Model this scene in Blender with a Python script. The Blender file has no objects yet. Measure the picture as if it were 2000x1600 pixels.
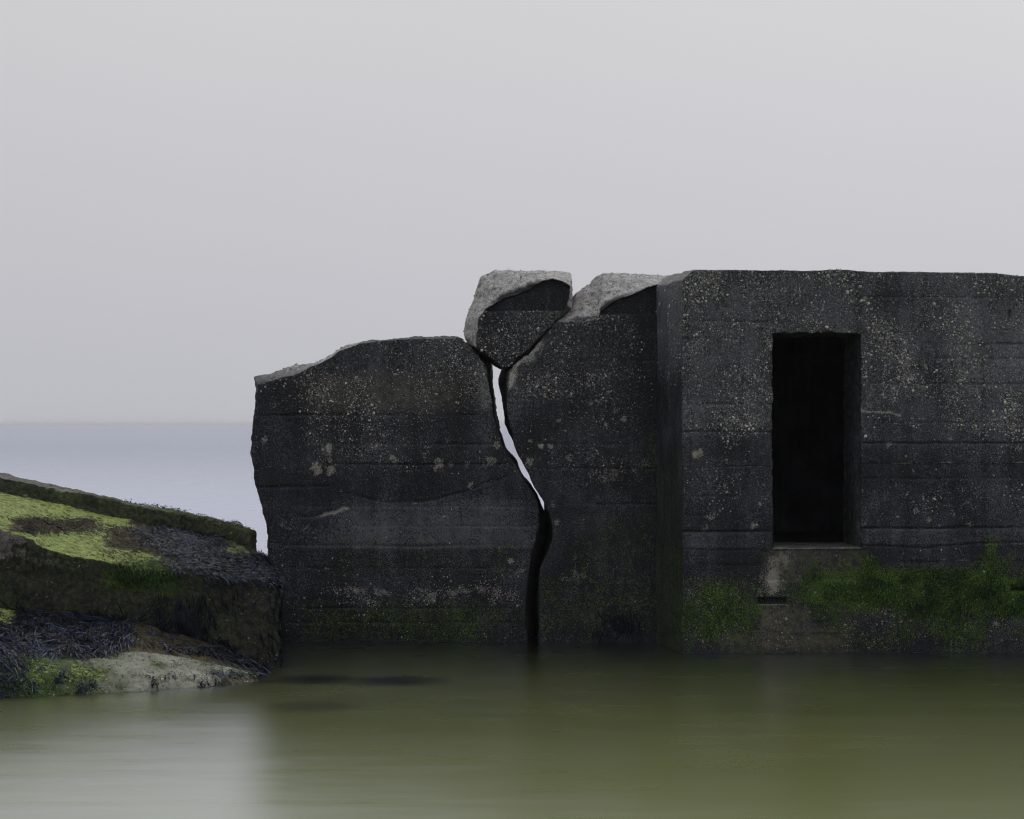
import bpy, bmesh, math, random
import numpy as np
from mathutils import Vector, kdtree

random.seed(7)
RNG = np.random.default_rng(7)
scene = bpy.context.scene
COL = scene.collection

# ------------------------------------------------------------------ camera
CAMZ, F, HOR = 1.70, 4000.0, 828.0          # eye height over the water, focal length and horizon row of a 2000 px wide frame
cam_d = bpy.data.cameras.new('camera')
cam_d.sensor_width = 36.0
cam_d.lens = F / 2000.0 * 36.0
cam_d.shift_y = (HOR - 800.0) / 2000.0
cam_d.clip_start, cam_d.clip_end = 0.1, 60000.0
cam = bpy.data.objects.new('camera', cam_d)
cam.location = (0, 0, CAMZ)
cam.rotation_euler = (math.radians(90), 0, 0)
COL.objects.link(cam)
scene.camera = cam

# ------------------------------------------------------------------ sky and sun
SUN_EL, SUN_AZ = math.radians(48), math.radians(25)     # behind the wall, a little to the right
world = bpy.data.worlds.new('World')
scene.world = world
world.use_nodes = True
wn, wl = world.node_tree.nodes, world.node_tree.links
wn.clear()
def wnode(t, **k):
    n = wn.new(t)
    for a, b in k.items(): setattr(n, a, b)
    return n
sky = wnode('ShaderNodeTexSky', sky_type='NISHITA', sun_disc=False, sun_elevation=SUN_EL, sun_rotation=SUN_AZ,
            air_density=1.0, dust_density=8.0, ozone_density=1.0)
hs = wnode('ShaderNodeHueSaturation'); hs.inputs['Saturation'].default_value = 0.15
wl.new(sky.outputs[0], hs.inputs['Color'])
# overcast cloud layer: CIE overcast luminance, horizon about a third of the zenith
tc = wnode('ShaderNodeTexCoord')
sep = wnode('ShaderNodeSeparateXYZ'); wl.new(tc.outputs['Generated'], sep.inputs[0])
mz = wnode('ShaderNodeMath', operation='MAXIMUM'); wl.new(sep.outputs['Z'], mz.inputs[0]); mz.inputs[1].default_value = 0.0
mul = wnode('ShaderNodeMath', operation='MULTIPLY_ADD'); wl.new(mz.outputs[0], mul.inputs[0]); mul.inputs[1].default_value = 0.8; mul.inputs[2].default_value = 1.0
azx = wnode('ShaderNodeMath', operation='MULTIPLY_ADD'); wl.new(sep.outputs['X'], azx.inputs[0]); azx.inputs[1].default_value = 0.10; azx.inputs[2].default_value = 1.0
m2 = wnode('ShaderNodeMath', operation='MULTIPLY'); wl.new(mul.outputs[0], m2.inputs[0]); wl.new(azx.outputs[0], m2.inputs[1])
cn = wnode('ShaderNodeTexNoise'); cn.inputs['Scale'].default_value = 2.2; cn.inputs['Detail'].default_value = 3
wl.new(tc.outputs['Generated'], cn.inputs['Vector'])
cm = wnode('ShaderNodeMapRange'); wl.new(cn.outputs['Fac'], cm.inputs['Value'])
cm.inputs['From Min'].default_value = 0.3; cm.inputs['From Max'].default_value = 0.7; cm.inputs['To Min'].default_value = 0.98; cm.inputs['To Max'].default_value = 1.02
m3 = wnode('ShaderNodeMath', operation='MULTIPLY'); wl.new(m2.outputs[0], m3.inputs[0]); wl.new(cm.outputs[0], m3.inputs[1])
cr = wnode('ShaderNodeValToRGB')
cr.color_ramp.elements[0].position = 0.0; cr.color_ramp.elements[0].color = (0.548, 0.548, 0.600, 1)
cr.color_ramp.elements[1].position = 0.22; cr.color_ramp.elements[1].color = (0.550, 0.543, 0.556, 1)
wl.new(mz.outputs[0], cr.inputs['Fac'])
vm = wnode('ShaderNodeVectorMath', operation='SCALE'); wl.new(cr.outputs['Color'], vm.inputs[0]); wl.new(m3.outputs[0], vm.inputs['Scale'])
vm2 = wnode('ShaderNodeVectorMath', operation='SCALE'); wl.new(vm.outputs[0], vm2.inputs[0]); vm2.inputs['Scale'].default_value = 10.0
mixw = wnode('ShaderNodeMix', data_type='RGBA'); mixw.inputs['Factor'].default_value = 0.94
wl.new(hs.outputs[0], mixw.inputs['A']); wl.new(vm2.outputs[0], mixw.inputs['B'])
bg = wnode('ShaderNodeBackground'); bg.inputs['Strength'].default_value = 0.1
wl.new(mixw.outputs['Result'], bg.inputs['Color'])
wo = wnode('ShaderNodeOutputWorld'); wl.new(bg.outputs[0], wo.inputs['Surface'])

sun_d = bpy.data.lights.new('sun', 'SUN')
sun_d.energy, sun_d.angle, sun_d.color = 0.6, math.radians(40), (1.0, 0.97, 0.93)
sun = bpy.data.objects.new('sun', sun_d); COL.objects.link(sun)
sdir = Vector((math.sin(SUN_AZ) * math.cos(SUN_EL), math.cos(SUN_AZ) * math.cos(SUN_EL), math.sin(SUN_EL)))
sun.rotation_euler = sdir.to_track_quat('Z', 'Y').to_euler()

vs = scene.view_settings
vs.view_transform, vs.look, vs.exposure, vs.gamma = 'Standard', 'None', 0.0, 1.0
vs.use_curve_mapping = False
scene.render.engine = 'CYCLES'
scene.cycles.use_denoising = True
scene.cycles.denoising_prefilter = 'ACCURATE'
scene.cycles.filter_width = 1.15
try: scene.cycles.denoiser = 'OPENIMAGEDENOISE'
except Exception: pass
scene.cycles.max_bounces = 5
scene.cycles.diffuse_bounces = 2
scene.cycles.glossy_bounces = 2
scene.cycles.caustics_reflective = False

# ------------------------------------------------------------------ maths helpers
def W(u, v, Y):
    return ((u - 1000.0) * Y / F, Y, CAMZ + (HOR - v) * Y / F)
def UV(P):
    Y = P[:, 1]
    return 1000.0 + P[:, 0] * F / Y, HOR - (P[:, 2] - CAMZ) * F / Y

def _hash(ix, iy, iz, seed):
    h = (ix.astype(np.uint32) * np.uint32(374761393) + iy.astype(np.uint32) * np.uint32(668265263)
         + iz.astype(np.uint32) * np.uint32(2147483647) + np.uint32(seed * 1013904223 & 0xffffffff))
    h = (h ^ (h >> np.uint32(13))) * np.uint32(1274126177)
    h = (h ^ (h >> np.uint32(16))) * np.uint32(2246822519)
    h = h ^ (h >> np.uint32(15))
    return h.astype(np.float32) / np.float32(4294967295.0)
def vnoise(P, seed=0):
    P = np.asarray(P, dtype=np.float64)
    i = np.floor(P); f = (P - i).astype(np.float32); i = i.astype(np.int64)
    f = f * f * (3 - 2 * f)
    o = np.zeros(len(P), np.float32)
    for dx in (0, 1):
        wx = f[:, 0] if dx else 1 - f[:, 0]
        for dy in (0, 1):
            wy = f[:, 1] if dy else 1 - f[:, 1]
            for dz in (0, 1):
                wz = f[:, 2] if dz else 1 - f[:, 2]
                o += wx * wy * wz * _hash(i[:, 0] + dx, i[:, 1] + dy, i[:, 2] + dz, seed)
    return o * 2 - 1                                     # -1..1
def fbm(P, scale, octaves=4, seed=0, gain=0.5):
    P = np.asarray(P, dtype=np.float64) * np.asarray(scale)
    o = np.zeros(len(P), np.float32); a = 1.0; t = 0.0
    for k in range(octaves):
        o += a * vnoise(P * (2.03 ** k) + 17.3 * k, seed + k * 7); t += a; a *= gain
    return o / t
def sstep(a, b, x):
    t = np.clip((x - a) / (b - a), 0, 1); return t * t * (3 - 2 * t)
def sbox(u, v, u0, u1, v0, v1, su=10.0, sv=6.0):
    return sstep(u0 - su, u0 + su, u) * (1 - sstep(u1 - su, u1 + su, u)) * sstep(v0 - sv, v0 + sv, v) * (1 - sstep(v1 - sv, v1 + sv, v))
def polyline_dist(u, v, pts):
    d = np.full(len(u), 1e9)
    for (a, b), (c, e) in zip(pts[:-1], pts[1:]):
        dx, dy = c - a, e - b; L = dx * dx + dy * dy
        t = np.clip(((u - a) * dx + (v - b) * dy) / L, 0, 1)
        d = np.minimum(d, np.hypot(u - a - t * dx, v - b - t * dy))
    return d
def inside(u, v, poly):
    r = np.zeros(len(u), bool); n = len(poly)
    for k in range(n):
        (x0, y0), (x1, y1) = poly[k], poly[(k + 1) % n]
        c = ((y0 > v) != (y1 > v)) & (u < (x1 - x0) * (v - y0) / (y1 - y0 + 1e-9) + x0)
        r ^= c
    return r

# ------------------------------------------------------------------ scene helpers
def tag(o, label=None, cat=None, group=None, kind=None):
    if label: o['label'] = label
    if cat: o['category'] = cat
    if group: o['group'] = group
    if kind: o['kind'] = kind
    return o
def link(o, parent=None):
    COL.objects.link(o)
    if parent is not None:
        o.parent = parent
        o.matrix_parent_inverse = parent.matrix_basis.inverted()
    return o
def empty(name, loc, label, cat):
    o = bpy.data.objects.new(name, None); o.location = loc; o.empty_display_size = 0.3
    COL.objects.link(o); tag(o, label, cat); return o
def mesh_obj(name, V, Fc, mat, parent=None, attrs=None, smooth=True):
    me = bpy.data.meshes.new(name)
    Fc = np.asarray(Fc, dtype=np.int32); k = Fc.shape[1]
    me.vertices.add(len(V)); me.vertices.foreach_set('co', np.asarray(V, np.float32).ravel())
    me.loops.add(Fc.size); me.loops.foreach_set('vertex_index', Fc.ravel())
    me.polygons.add(len(Fc)); me.polygons.foreach_set('loop_start', np.arange(0, Fc.size, k, dtype=np.int32))
    me.update(calc_edges=True); me.validate()
    me.polygons.foreach_set('use_smooth', np.full(len(me.polygons), smooth))
    set_attrs(me, attrs)
    me.materials.append(mat)
    return link(bpy.data.objects.new(name, me), parent)
def set_attrs(me, attrs):
    for n, a in (attrs or {}).items():
        a = np.asarray(a, np.float32)
        if a.ndim == 2:
            at = me.attributes.new(n, 'FLOAT_COLOR', 'POINT')
            at.data.foreach_set('color', np.hstack([a, np.ones((len(a), 1), np.float32)]).ravel())
        else:
            at = me.attributes.new(n, 'FLOAT', 'POINT'); at.data.foreach_set('value', a)
def get_vn(me):
    n = len(me.vertices); V = np.empty(n * 3, np.float32); me.vertices.foreach_get('co', V)
    N = np.empty(n * 3, np.float32); me.vertex_normals.foreach_get('vector', N)
    return V.reshape(-1, 3).astype(np.float64), N.reshape(-1, 3).astype(np.float64)
def set_v(me, V):
    me.vertices.foreach_set('co', np.asarray(V, np.float32).ravel()); me.update()

def remeshed_loft(name, rings, voxel, mat, parent=None, sub=5, jag=0.012, seed=0):
    """closed solid from matched outlines, edges broken up, voxel-remeshed to an even dense skin"""
    R = [np.array(r, float) for r in rings]; n = len(R[0])
    out = []
    for ri, r in enumerate(R):
        nx = np.roll(r, -1, axis=0)
        pts = []
        for k in range(sub):
            t = k / sub
            pts.append(r * (1 - t) + nx * t)
        P = np.stack(pts, 1).reshape(-1, 3)
        j = np.stack([fbm(P + (0, ri * 0.6, 0), 8.0, 5, seed + 3 * a, 0.75) for a in (0, 1, 2)], 1) * jag
        j[:, 1] *= 0.35 if ri in (0, len(R) - 1) else 1
        out.append(P + j)
    m = len(out[0]); V = np.vstack(out)
    bm = bmesh.new(); bv = [bm.verts.new(p) for p in V]
    bm.faces.new([bv[k] for k in range(m)])
    bm.faces.new([bv[(len(out) - 1) * m + k] for k in reversed(range(m))])
    for ri in range(len(out) - 1):
        for k in range(m):
            a, b = ri * m + k, ri * m + (k + 1) % m
            bm.faces.new((bv[b], bv[a], bv[a + m], bv[b + m]))
    bmesh.ops.triangulate(bm, faces=bm.faces[:])
    bmesh.ops.recalc_face_normals(bm, faces=bm.faces[:])
    me = bpy.data.meshes.new(name + '_base'); bm.to_mesh(me); bm.free()
    tmp = bpy.data.objects.new(name + '_tmp', me); COL.objects.link(tmp)
    md = tmp.modifiers.new('r', 'REMESH'); md.mode = 'VOXEL'; md.voxel_size = voxel; md.use_smooth_shade = True
    dg = bpy.context.evaluated_depsgraph_get()
    me2 = bpy.data.meshes.new_from_object(tmp.evaluated_get(dg)); me2.name = name
    bpy.data.objects.remove(tmp); bpy.data.meshes.remove(me)
    me2.polygons.foreach_set('use_smooth', np.full(len(me2.polygons), True))
    me2.materials.clear(); me2.materials.append(mat)
    return link(bpy.data.objects.new(name, me2), parent)

# ------------------------------------------------------------------ materials
class NT:
    def __init__(s, name):
        s.m = bpy.data.materials.new(name); s.m.use_nodes = True
        s.n = s.m.node_tree.nodes; s.l = s.m.node_tree.links; s.n.clear()
        s.out = s.n.new('ShaderNodeOutputMaterial')
    def node(s, t, ins=None, **k):
        n = s.n.new(t)
        for a, b in k.items(): setattr(n, a, b)
        for a, b in (ins or {}).items(): s.put(n, a, b)
        return n
    def put(s, n, a, b):
        if isinstance(b, bpy.types.NodeSocket): s.l.new(b, n.inputs[a])
        else: n.inputs[a].default_value = b
    def attr(s, name): return s.node('ShaderNodeAttribute', attribute_name=name)
    def math(s, op, a, b=0.0, c=0.0, clamp=False):
        n = s.node('ShaderNodeMath', operation=op, use_clamp=clamp); s.put(n, 0, a); s.put(n, 1, b); s.put(n, 2, c); return n.outputs[0]
    def mix(s, f, a, b, blend='MIX'):
        n = s.node('ShaderNodeMix', data_type='RGBA', blend_type=blend); s.put(n, 'Factor', f)
        s.put(n, 'A', a if isinstance(a, bpy.types.NodeSocket) else (*a, 1)); s.put(n, 'B', b if isinstance(b, bpy.types.NodeSocket) else (*b, 1))
        return n.outputs['Result']
    def rng(s, x, a, b, c=0.0, d=1.0):
        return s.node('ShaderNodeMapRange', {'Value': x, 'From Min': a, 'From Max': b, 'To Min': c, 'To Max': d}, interpolation_type='SMOOTHSTEP').outputs[0]
    def noise(s, vec, scale, detail=4, rough=0.55):
        return s.node('ShaderNodeTexNoise', {'Vector': vec, 'Scale': scale, 'Detail': detail, 'Roughness': rough})
    def coord(s, scale=(1, 1, 1)):
        t = s.node('ShaderNodeTexCoord').outputs['Object']
        return s.node('ShaderNodeMapping', {'Vector': t, 'Scale': scale}).outputs[0]

def concrete_material():
    t = NT('weathered_concrete')
    co = t.coord()
    A = {k: t.attr(k).outputs['Fac'] for k in ('frac', 'green', 'pale', 'speck', 'tone', 'rust')}
    n1 = t.noise(co, 3.0, 3, 0.6).outputs['Fac']; n2 = t.noise(co, 26.0, 3, 0.65).outputs['Fac']; n3 = t.noise(co, 130.0, 1.5, 0.7).outputs['Fac']
    streak = t.noise(t.coord((9, 9, 0.9)), 2.2, 3, 0.6).outputs['Fac']
    # damp black skin
    tn = t.math('ADD', A['tone'], t.math('MULTIPLY_ADD', n1, 0.8, -0.46))
    tn = t.math('ADD', tn, t.math('MULTIPLY_ADD', n2, 0.7, -0.35))
    tn = t.math('ADD', tn, t.math('MULTIPLY_ADD', streak, 0.4, -0.2))
    tn = t.math('ADD', tn, t.math('MULTIPLY_ADD', n3, 2.4, -1.22), clamp=True)
    skin = t.mix(tn, (0.0048, 0.0053, 0.0084), (0.135, 0.146, 0.176))
    # exposed aggregate, three sizes
    spk = A['speck']
    col = skin
    for i, (sc, cut, rad) in enumerate(((125.0, 0.50, 0.55), (58.0, 0.84, 0.36))):
        vo = t.node('ShaderNodeTexVoronoi', {'Vector': co, 'Scale': sc, 'Randomness': 1.0}, feature='F1')
        rs = t.node('ShaderNodeSeparateColor', {'Color': vo.outputs['Color']})
        thr = t.math('MULTIPLY_ADD', spk, cut - 1.06, 1.05)
        on = t.math('GREATER_THAN', rs.outputs[0], thr)
        disc = t.math('LESS_THAN', vo.outputs['Distance'], t.math('MULTIPLY_ADD', rs.outputs[1], rad * 0.6, rad * 0.35))
        fac = t.math('MULTIPLY', on, disc)
        ramp = t.node('ShaderNodeValToRGB', {'Fac': rs.outputs[2]})
        e = ramp.color_ramp.elements
        e[0].position, e[0].color = 0.0, (0.035, 0.038, 0.048, 1)
        e[1].position, e[1].color = 1.0, (0.62, 0.58, 0.50, 1)
        for p, c in ((0.30, (0.08, 0.088, 0.11, 1)), (0.55, (0.19, 0.19, 0.20, 1)), (0.80, (0.36, 0.345, 0.31, 1)), (0.90, (0.25, 0.17, 0.10, 1))):
            x = e.new(p); x.color = c
        col = t.mix(t.math('MULTIPLY', fac, 0.85), col, ramp.outputs['Color'])
    # pale scuffs and salt
    pal = t.math('ADD', A['pale'], t.math('ADD', t.math('MULTIPLY_ADD', n2, 0.9, -0.45), t.math('MULTIPLY_ADD', n3, 1.7, -0.85)))
    pal = t.math('MULTIPLY', t.rng(pal, 0.30, 0.85), t.rng(A['pale'], 0.02, 0.30), clamp=True)
    col = t.mix(pal, col, (0.235, 0.228, 0.210))
    rst = t.math('MULTIPLY', A['rust'], t.rng(n2, 0.3, 0.65, 0.3, 1.0), clamp=True)
    col = t.mix(rst, col, (0.125, 0.115, 0.078))
    # algae
    gn = t.math('ADD', A['green'], t.math('MULTIPLY_ADD', n2, 1.3, -0.70))
    gn = t.math('ADD', gn, t.math('MULTIPLY_ADD', n3, 1.9, -0.95))
    gm = t.math('MULTIPLY', t.rng(gn, 0.08, 0.75), t.rng(A['green'], 0.0, 0.12))
    gcol = t.mix(t.rng(n3, 0.38, 0.62), (0.008, 0.016, 0.003), (0.072, 0.135, 0.016))
    col = t.mix(gm, col, gcol)
    # fresh broken concrete
    fc = t.mix(t.rng(n2, 0.35, 0.65), (0.185, 0.185, 0.188), (0.40, 0.40, 0.405))
    fc = t.mix(t.rng(n3, 0.5, 0.72), fc, (0.56, 0.55, 0.54))
    fc = t.mix(t.rng(n3, 0.46, 0.33), fc, (0.045, 0.042, 0.04))
    fc = t.mix(t.math('MULTIPLY', t.rng(n2, 0.42, 0.30), 0.8), fc, (0.07, 0.066, 0.06))
    fc = t.mix(t.math('MULTIPLY', t.rng(n1, 0.52, 0.66), 0.35), fc, (0.16, 0.15, 0.12))
    frm = t.math('ADD', A['frac'], t.math('MULTIPLY', t.math('MULTIPLY_ADD', n2, 0.8, -0.4), t.math('MULTIPLY', A['frac'], t.math('SUBTRACT', 1.0, A['frac']))), clamp=True)
    col = t.mix(frm, col, fc)
    # relief
    bh = t.math('MULTIPLY_ADD', n3, 0.5, t.math('MULTIPLY', n2, 0.6))
    bump = t.node('ShaderNodeBump', {'Height': bh, 'Strength': 0.55, 'Distance': 0.012})
    p = t.node('ShaderNodeBsdfPrincipled', {'Base Color': col, 'Roughness': t.rng(n2, 0.3, 0.7, 0.55, 0.9), 'Normal': bump.outputs[0]})
    p.inputs['Specular IOR Level'].default_value = 0.22
    t.l.new(p.outputs[0], t.out.inputs['Surface'])
    return t.m

def pebble_material():
    t = NT('aggregate_pebble')
    n = t.noise(t.coord(), 240.0, 3).outputs['Fac']
    c = t.mix(t.rng(n, 0.3, 0.7), t.attr('tint').outputs['Color'], (0.10, 0.10, 0.10), 'MIX')
    c2 = t.mix(0.35, t.attr('tint').outputs['Color'], c)
    p = t.node('ShaderNodeBsdfPrincipled', {'Base Color': c2, 'Roughness': 0.6})
    t.l.new(p.outputs[0], t.out.inputs['Surface']); return t.m

def rock_material():
    """fallen, weed-grown concrete: grey base with bright algae film, brown film, barnacle grain"""
    t = NT('weed_grown_concrete')
    co = t.coord()
    A = {k: t.attr(k).outputs['Fac'] for k in ('lime', 'moss', 'brown', 'bare', 'violet')}
    n2 = t.noise(co, 32.0, 3, 0.65).outputs['Fac']; n3 = t.noise(co, 150.0, 2, 0.7).outputs['Fac']
    st = t.noise(t.coord((3.0, 9.0, 9.0)), 5.0, 4, 0.65).outputs['Fac']
    base = t.mix(t.rng(n2, 0.35, 0.65), (0.006, 0.0065, 0.004), (0.036, 0.034, 0.026))
    base = t.mix(t.math('MULTIPLY', t.rng(n3, 0.60, 0.72), 0.6), base, (0.12, 0.115, 0.09))
    bare = t.mix(t.rng(n2, 0.35, 0.65), (0.14, 0.145, 0.115), (0.33, 0.335, 0.29))
    bare = t.mix(t.rng(n3, 0.56, 0.70), bare, (0.42, 0.41, 0.36))
    bare = t.mix(t.rng(n3, 0.42, 0.32), bare, (0.05, 0.052, 0.035))
    col = t.mix(t.rng(t.math('ADD', A['bare'], t.math('MULTIPLY_ADD', n2, 0.9, -0.45)), 0.3, 0.7), base, bare)
    vio = t.mix(t.rng(n3, 0.4, 0.6), (0.075, 0.062, 0.070), (0.20, 0.175, 0.185))
    col = t.mix(t.rng(t.math('ADD', A['violet'], t.math('MULTIPLY_ADD', n2, 1.0, -0.5)), 0.3, 0.75), col, vio)
    mos = t.mix(t.rng(n3, 0.40, 0.62), (0.006, 0.012, 0.003), (0.070, 0.125, 0.020))
    mf = t.rng(t.math('ADD', A['moss'], t.math('ADD', t.math('MULTIPLY_ADD', n2, 1.2, -0.6), t.math('MULTIPLY_ADD', n3, 0.8, -0.4))), 0.28, 0.85)
    col = t.mix(mf, col, mos)
    lim = t.mix(t.rng(st, 0.36, 0.62), (0.13, 0.17, 0.040), (0.28, 0.36, 0.10))
    lim = t.mix(t.math('MULTIPLY', t.rng(n2, 0.50, 0.62), 0.35), lim, (0.12, 0.11, 0.05))
    lim = t.mix(t.math('MULTIPLY', t.rng(st, 0.44, 0.36), 0.8), lim, (0.030, 0.030, 0.014))
    lf = t.rng(t.math('ADD', A['lime'], t.math('ADD', t.math('MULTIPLY_ADD', st, 1.1, -0.55), t.math('MULTIPLY_ADD', n3, 0.5, -0.25))), 0.30, 0.62)
    col = t.mix(lf, col, lim)
    br = t.mix(t.rng(n3, 0.4, 0.62), (0.016, 0.012, 0.004), (0.085, 0.066, 0.018))
    bf = t.rng(t.math('ADD', A['brown'], t.math('ADD', t.math('MULTIPLY_ADD', n2, 1.0, -0.5), t.math('MULTIPLY_ADD', n3, 0.8, -0.4))), 0.35, 0.65)
    col = t.mix(bf, col, br)
    bh = t.math('MULTIPLY_ADD', n3, 0.5, n2)
    bump = t.node('ShaderNodeBump', {'Height': bh, 'Strength': 0.7, 'Distance': 0.015})
    p = t.node('ShaderNodeBsdfPrincipled', {'Base Color': col, 'Roughness': t.rng(n2, 0.3, 0.7, 0.5, 0.85), 'Normal': bump.outputs[0]})
    p.inputs['Specular IOR Level'].default_value = 0.25
    t.l.new(p.outputs[0], t.out.inputs['Surface']); return t.m

def weed_material(name='wet_seaweed', rough=0.36, spec=0.5):
    t = NT(name)
    c = t.attr('tint').outputs['Color']
    n = t.noise(t.coord(), 90.0, 3).outputs['Fac']
    c = t.mix(t.rng(n, 0.3, 0.7), c, (0.006, 0.006, 0.006))
    p = t.node('ShaderNodeBsdfPrincipled', {'Base Color': c, 'Roughness': rough})
    p.inputs['Specular IOR Level'].default_value = spec
    p.inputs['Specular Tint'].default_value = (0.38, 0.56, 1.0, 1)
    t.l.new(p.outputs[0], t.out.inputs['Surface']); return t.m

def water_material():
    t = NT('murky_sea_water')
    geo = t.node('ShaderNodeNewGeometry')
    cl = t.attr('cloudy').outputs['Fac']
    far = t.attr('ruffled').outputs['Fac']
    w1 = t.noise(t.node('ShaderNodeMapping', {'Vector': geo.outputs['Position'], 'Scale': (1.0, 3.2, 1)}).outputs[0], 1.3, 2, 0.5).outputs['Fac']
    w2 = t.noise(t.node('ShaderNodeMapping', {'Vector': geo.outputs['Position'], 'Scale': (0.35, 0.9, 1)}).outputs[0], 0.8, 3, 0.5).outputs['Fac']
    h = t.math('MULTIPLY_ADD', w2, 1.2, w1)
    bump = t.node('ShaderNodeBump', {'Height': h, 'Strength': 0.03, 'Distance': 0.05})
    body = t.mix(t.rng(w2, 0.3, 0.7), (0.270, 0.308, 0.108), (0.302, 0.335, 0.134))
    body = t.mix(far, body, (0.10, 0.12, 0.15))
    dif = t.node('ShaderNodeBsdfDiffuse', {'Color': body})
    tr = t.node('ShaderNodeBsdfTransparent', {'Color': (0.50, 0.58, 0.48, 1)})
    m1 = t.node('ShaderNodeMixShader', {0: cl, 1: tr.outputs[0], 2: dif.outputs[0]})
    fr = t.node('ShaderNodeFresnel', {'IOR': 1.62})
    gl = t.node('ShaderNodeBsdfGlossy', {'Color': (0.85, 0.885, 1.0, 1), 'Roughness': t.math('MULTIPLY_ADD', w1, 0.08, 0.245), 'Normal': bump.outputs[0]}, distribution='BECKMANN')
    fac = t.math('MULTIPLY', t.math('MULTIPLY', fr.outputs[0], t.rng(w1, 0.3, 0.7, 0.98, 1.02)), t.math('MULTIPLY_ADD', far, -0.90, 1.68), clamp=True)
    m2 = t.node('ShaderNodeMixShader', {0: fac, 1: m1.outputs[0], 2: gl.outputs[0]})
    t.l.new(m2.outputs[0], t.out.inputs['Surface']); return t.m

def plain_material(name, a, b, scale, rough=0.8):
    t = NT(name)
    n = t.noise(t.coord(), scale, 6, 0.65).outputs['Fac']
    c = t.mix(t.rng(n, 0.3, 0.7), a, b)
    bump = t.node('ShaderNodeBump', {'Height': n, 'Strength': 0.6, 'Distance': 0.02})
    p = t.node('ShaderNodeBsdfPrincipled', {'Base Color': c, 'Roughness': rough, 'Normal': bump.outputs[0]})
    t.l.new(p.outputs[0], t.out.inputs['Surface']); return t.m

M_CON, M_PEB, M_ROCK, M_WEED, M_WATER = concrete_material(), pebble_material(), rock_material(), weed_material('wet_seaweed', 0.26, 0.14), water_material()
M_BED = plain_material('muddy_sand', (0.035, 0.038, 0.022), (0.055, 0.056, 0.034), 3.0)
M_DRY = weed_material('matt_seaweed', 0.75, 0.2)
M_SUNK = plain_material('sunken_stone', (0.004, 0.005, 0.003), (0.014, 0.016, 0.008), 18.0)

# ------------------------------------------------------------------ bunker and broken walls
YB, YW, YL, TH = 15.20, 15.90, 15.95, 0.75        # front of the block, of the wing wall, of the loose wall; wall thickness
ICO_V = None
def ico():
    global ICO_V, ICO_F
    if ICO_V is None:
        bm = bmesh.new(); bmesh.ops.create_icosphere(bm, subdivisions=1, radius=1.0)
        ICO_V = np.array([v.co[:] for v in bm.verts]); ICO_F = np.array([[v.index for v in f.verts] for f in bm.faces]); bm.free()
    return ICO_V, ICO_F
PEB_COL = np.array([(0.60, 0.58, 0.53), (0.48, 0.475, 0.46), (0.30, 0.30, 0.31), (0.15, 0.17, 0.22), (0.10, 0.12, 0.16), (0.34, 0.24, 0.14), (0.24, 0.22, 0.19), (0.72, 0.69, 0.62)])
def pebbles(name, V, N, weight, count, parent, seed, extra=(), rmul=1.0, pick=None):
    rg = np.random.default_rng(seed)
    p = weight / weight.sum(); idx = rg.choice(len(V), count, p=p)
    C = V[idx] + rg.normal(0, 0.004, (count, 3)) * (1, 0, 1); n = N[idx]
    r = np.clip(rg.lognormal(math.log(0.0031), 0.55, count), 0.0014, 0.014) * rmul
    col = PEB_COL[rg.choice(len(PEB_COL), count, p=[.12, .14, .18, .18, .14, .04, .13, .07])] * rg.uniform(0.55, 1.0, (count, 1))
    if pick is not None: col = np.array(pick)[rg.integers(0, len(pick), count)] * rg.uniform(0.7, 1.2, (count, 1))
    if len(extra):
        ex = np.array([e[:3] for e in extra]); C = np.vstack([C, ex]); n = np.vstack([n, np.tile((0, -1, 0), (len(ex), 1))])
        r = np.concatenate([r, [e[3] for e in extra]]); col = np.vstack([col, np.tile((0.58, 0.56, 0.52), (len(ex), 1))])
    iv, jf = ico(); m = len(C)
    S = rg.uniform(0.65, 1.25, (m, 1, 3)) * r[:, None, None]
    a = rg.uniform(0, 6.28, m); R = np.zeros((m, 3, 3)); R[:, 0, 0] = np.cos(a); R[:, 0, 2] = -np.sin(a); R[:, 2, 0] = np.sin(a); R[:, 2, 2] = np.cos(a); R[:, 1, 1] = 1
    P = np.einsum('mij,mkj->mki', R, iv[None] * S * rg.uniform(0.85, 1.15, (m, len(iv), 1)))
    P = P + C[:, None, :] - n[:, None, :] * (r * 0.15)[:, None, None]
    Fc = (jf[None] + (np.arange(m) * len(iv))[:, None, None]).reshape(-1, 3)
    o = mesh_obj(name, P.reshape(-1, 3), Fc, M_PEB, parent, {'tint': np.repeat(col, len(iv), 0)})
    o['kind'] = 'stuff'; return o

def scuffs(u, v, P, lst, seed):
    o = np.zeros(len(u), np.float32); w = fbm(P, 40.0, 3, seed) ; w2 = fbm(P, 90.0, 2, seed + 5)
    for (a, b, r, s) in lst:
        d = np.hypot(u - a, v - b) / r + w * 0.55
        o = np.maximum(o, (1 - sstep(0.45, 1.15, d)) * s * (0.75 + 0.5 * w2))
    return np.clip(o, 0, 1)
def board_relief(u, v, lines, P, seed):
    """depth of formwork boards: each band set in or out a little, dark open joints between; + = outward"""
    wob = fbm(P * (1, 0, 0.15), 2.6, 3, seed) * 2.2 + fbm(P, 22.0, 2, seed + 1) * 0.9
    d = np.zeros(len(u), np.float32); rg = np.random.default_rng(seed)
    for (vl, u0, u1, depth, step) in lines:
        e = v - vl - wob
        ends = sstep(u0 - 12, u0 + 12, u) * (1 - sstep(u1 - 12, u1 + 12, u))
        broken = 0.35 + 0.65 * sstep(-0.25, 0.2, fbm(P * (1, 0, 0.2) + vl, 5.0, 3, seed + int(vl)))
        d -= 2.7 * depth * np.exp(-(e / 1.8) ** 2) * ends * broken
        d += 1.5 * step * sstep(-1.6, 1.6, e) * np.exp(-np.maximum(e, 0) / 30.0) * ends
    return d
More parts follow.
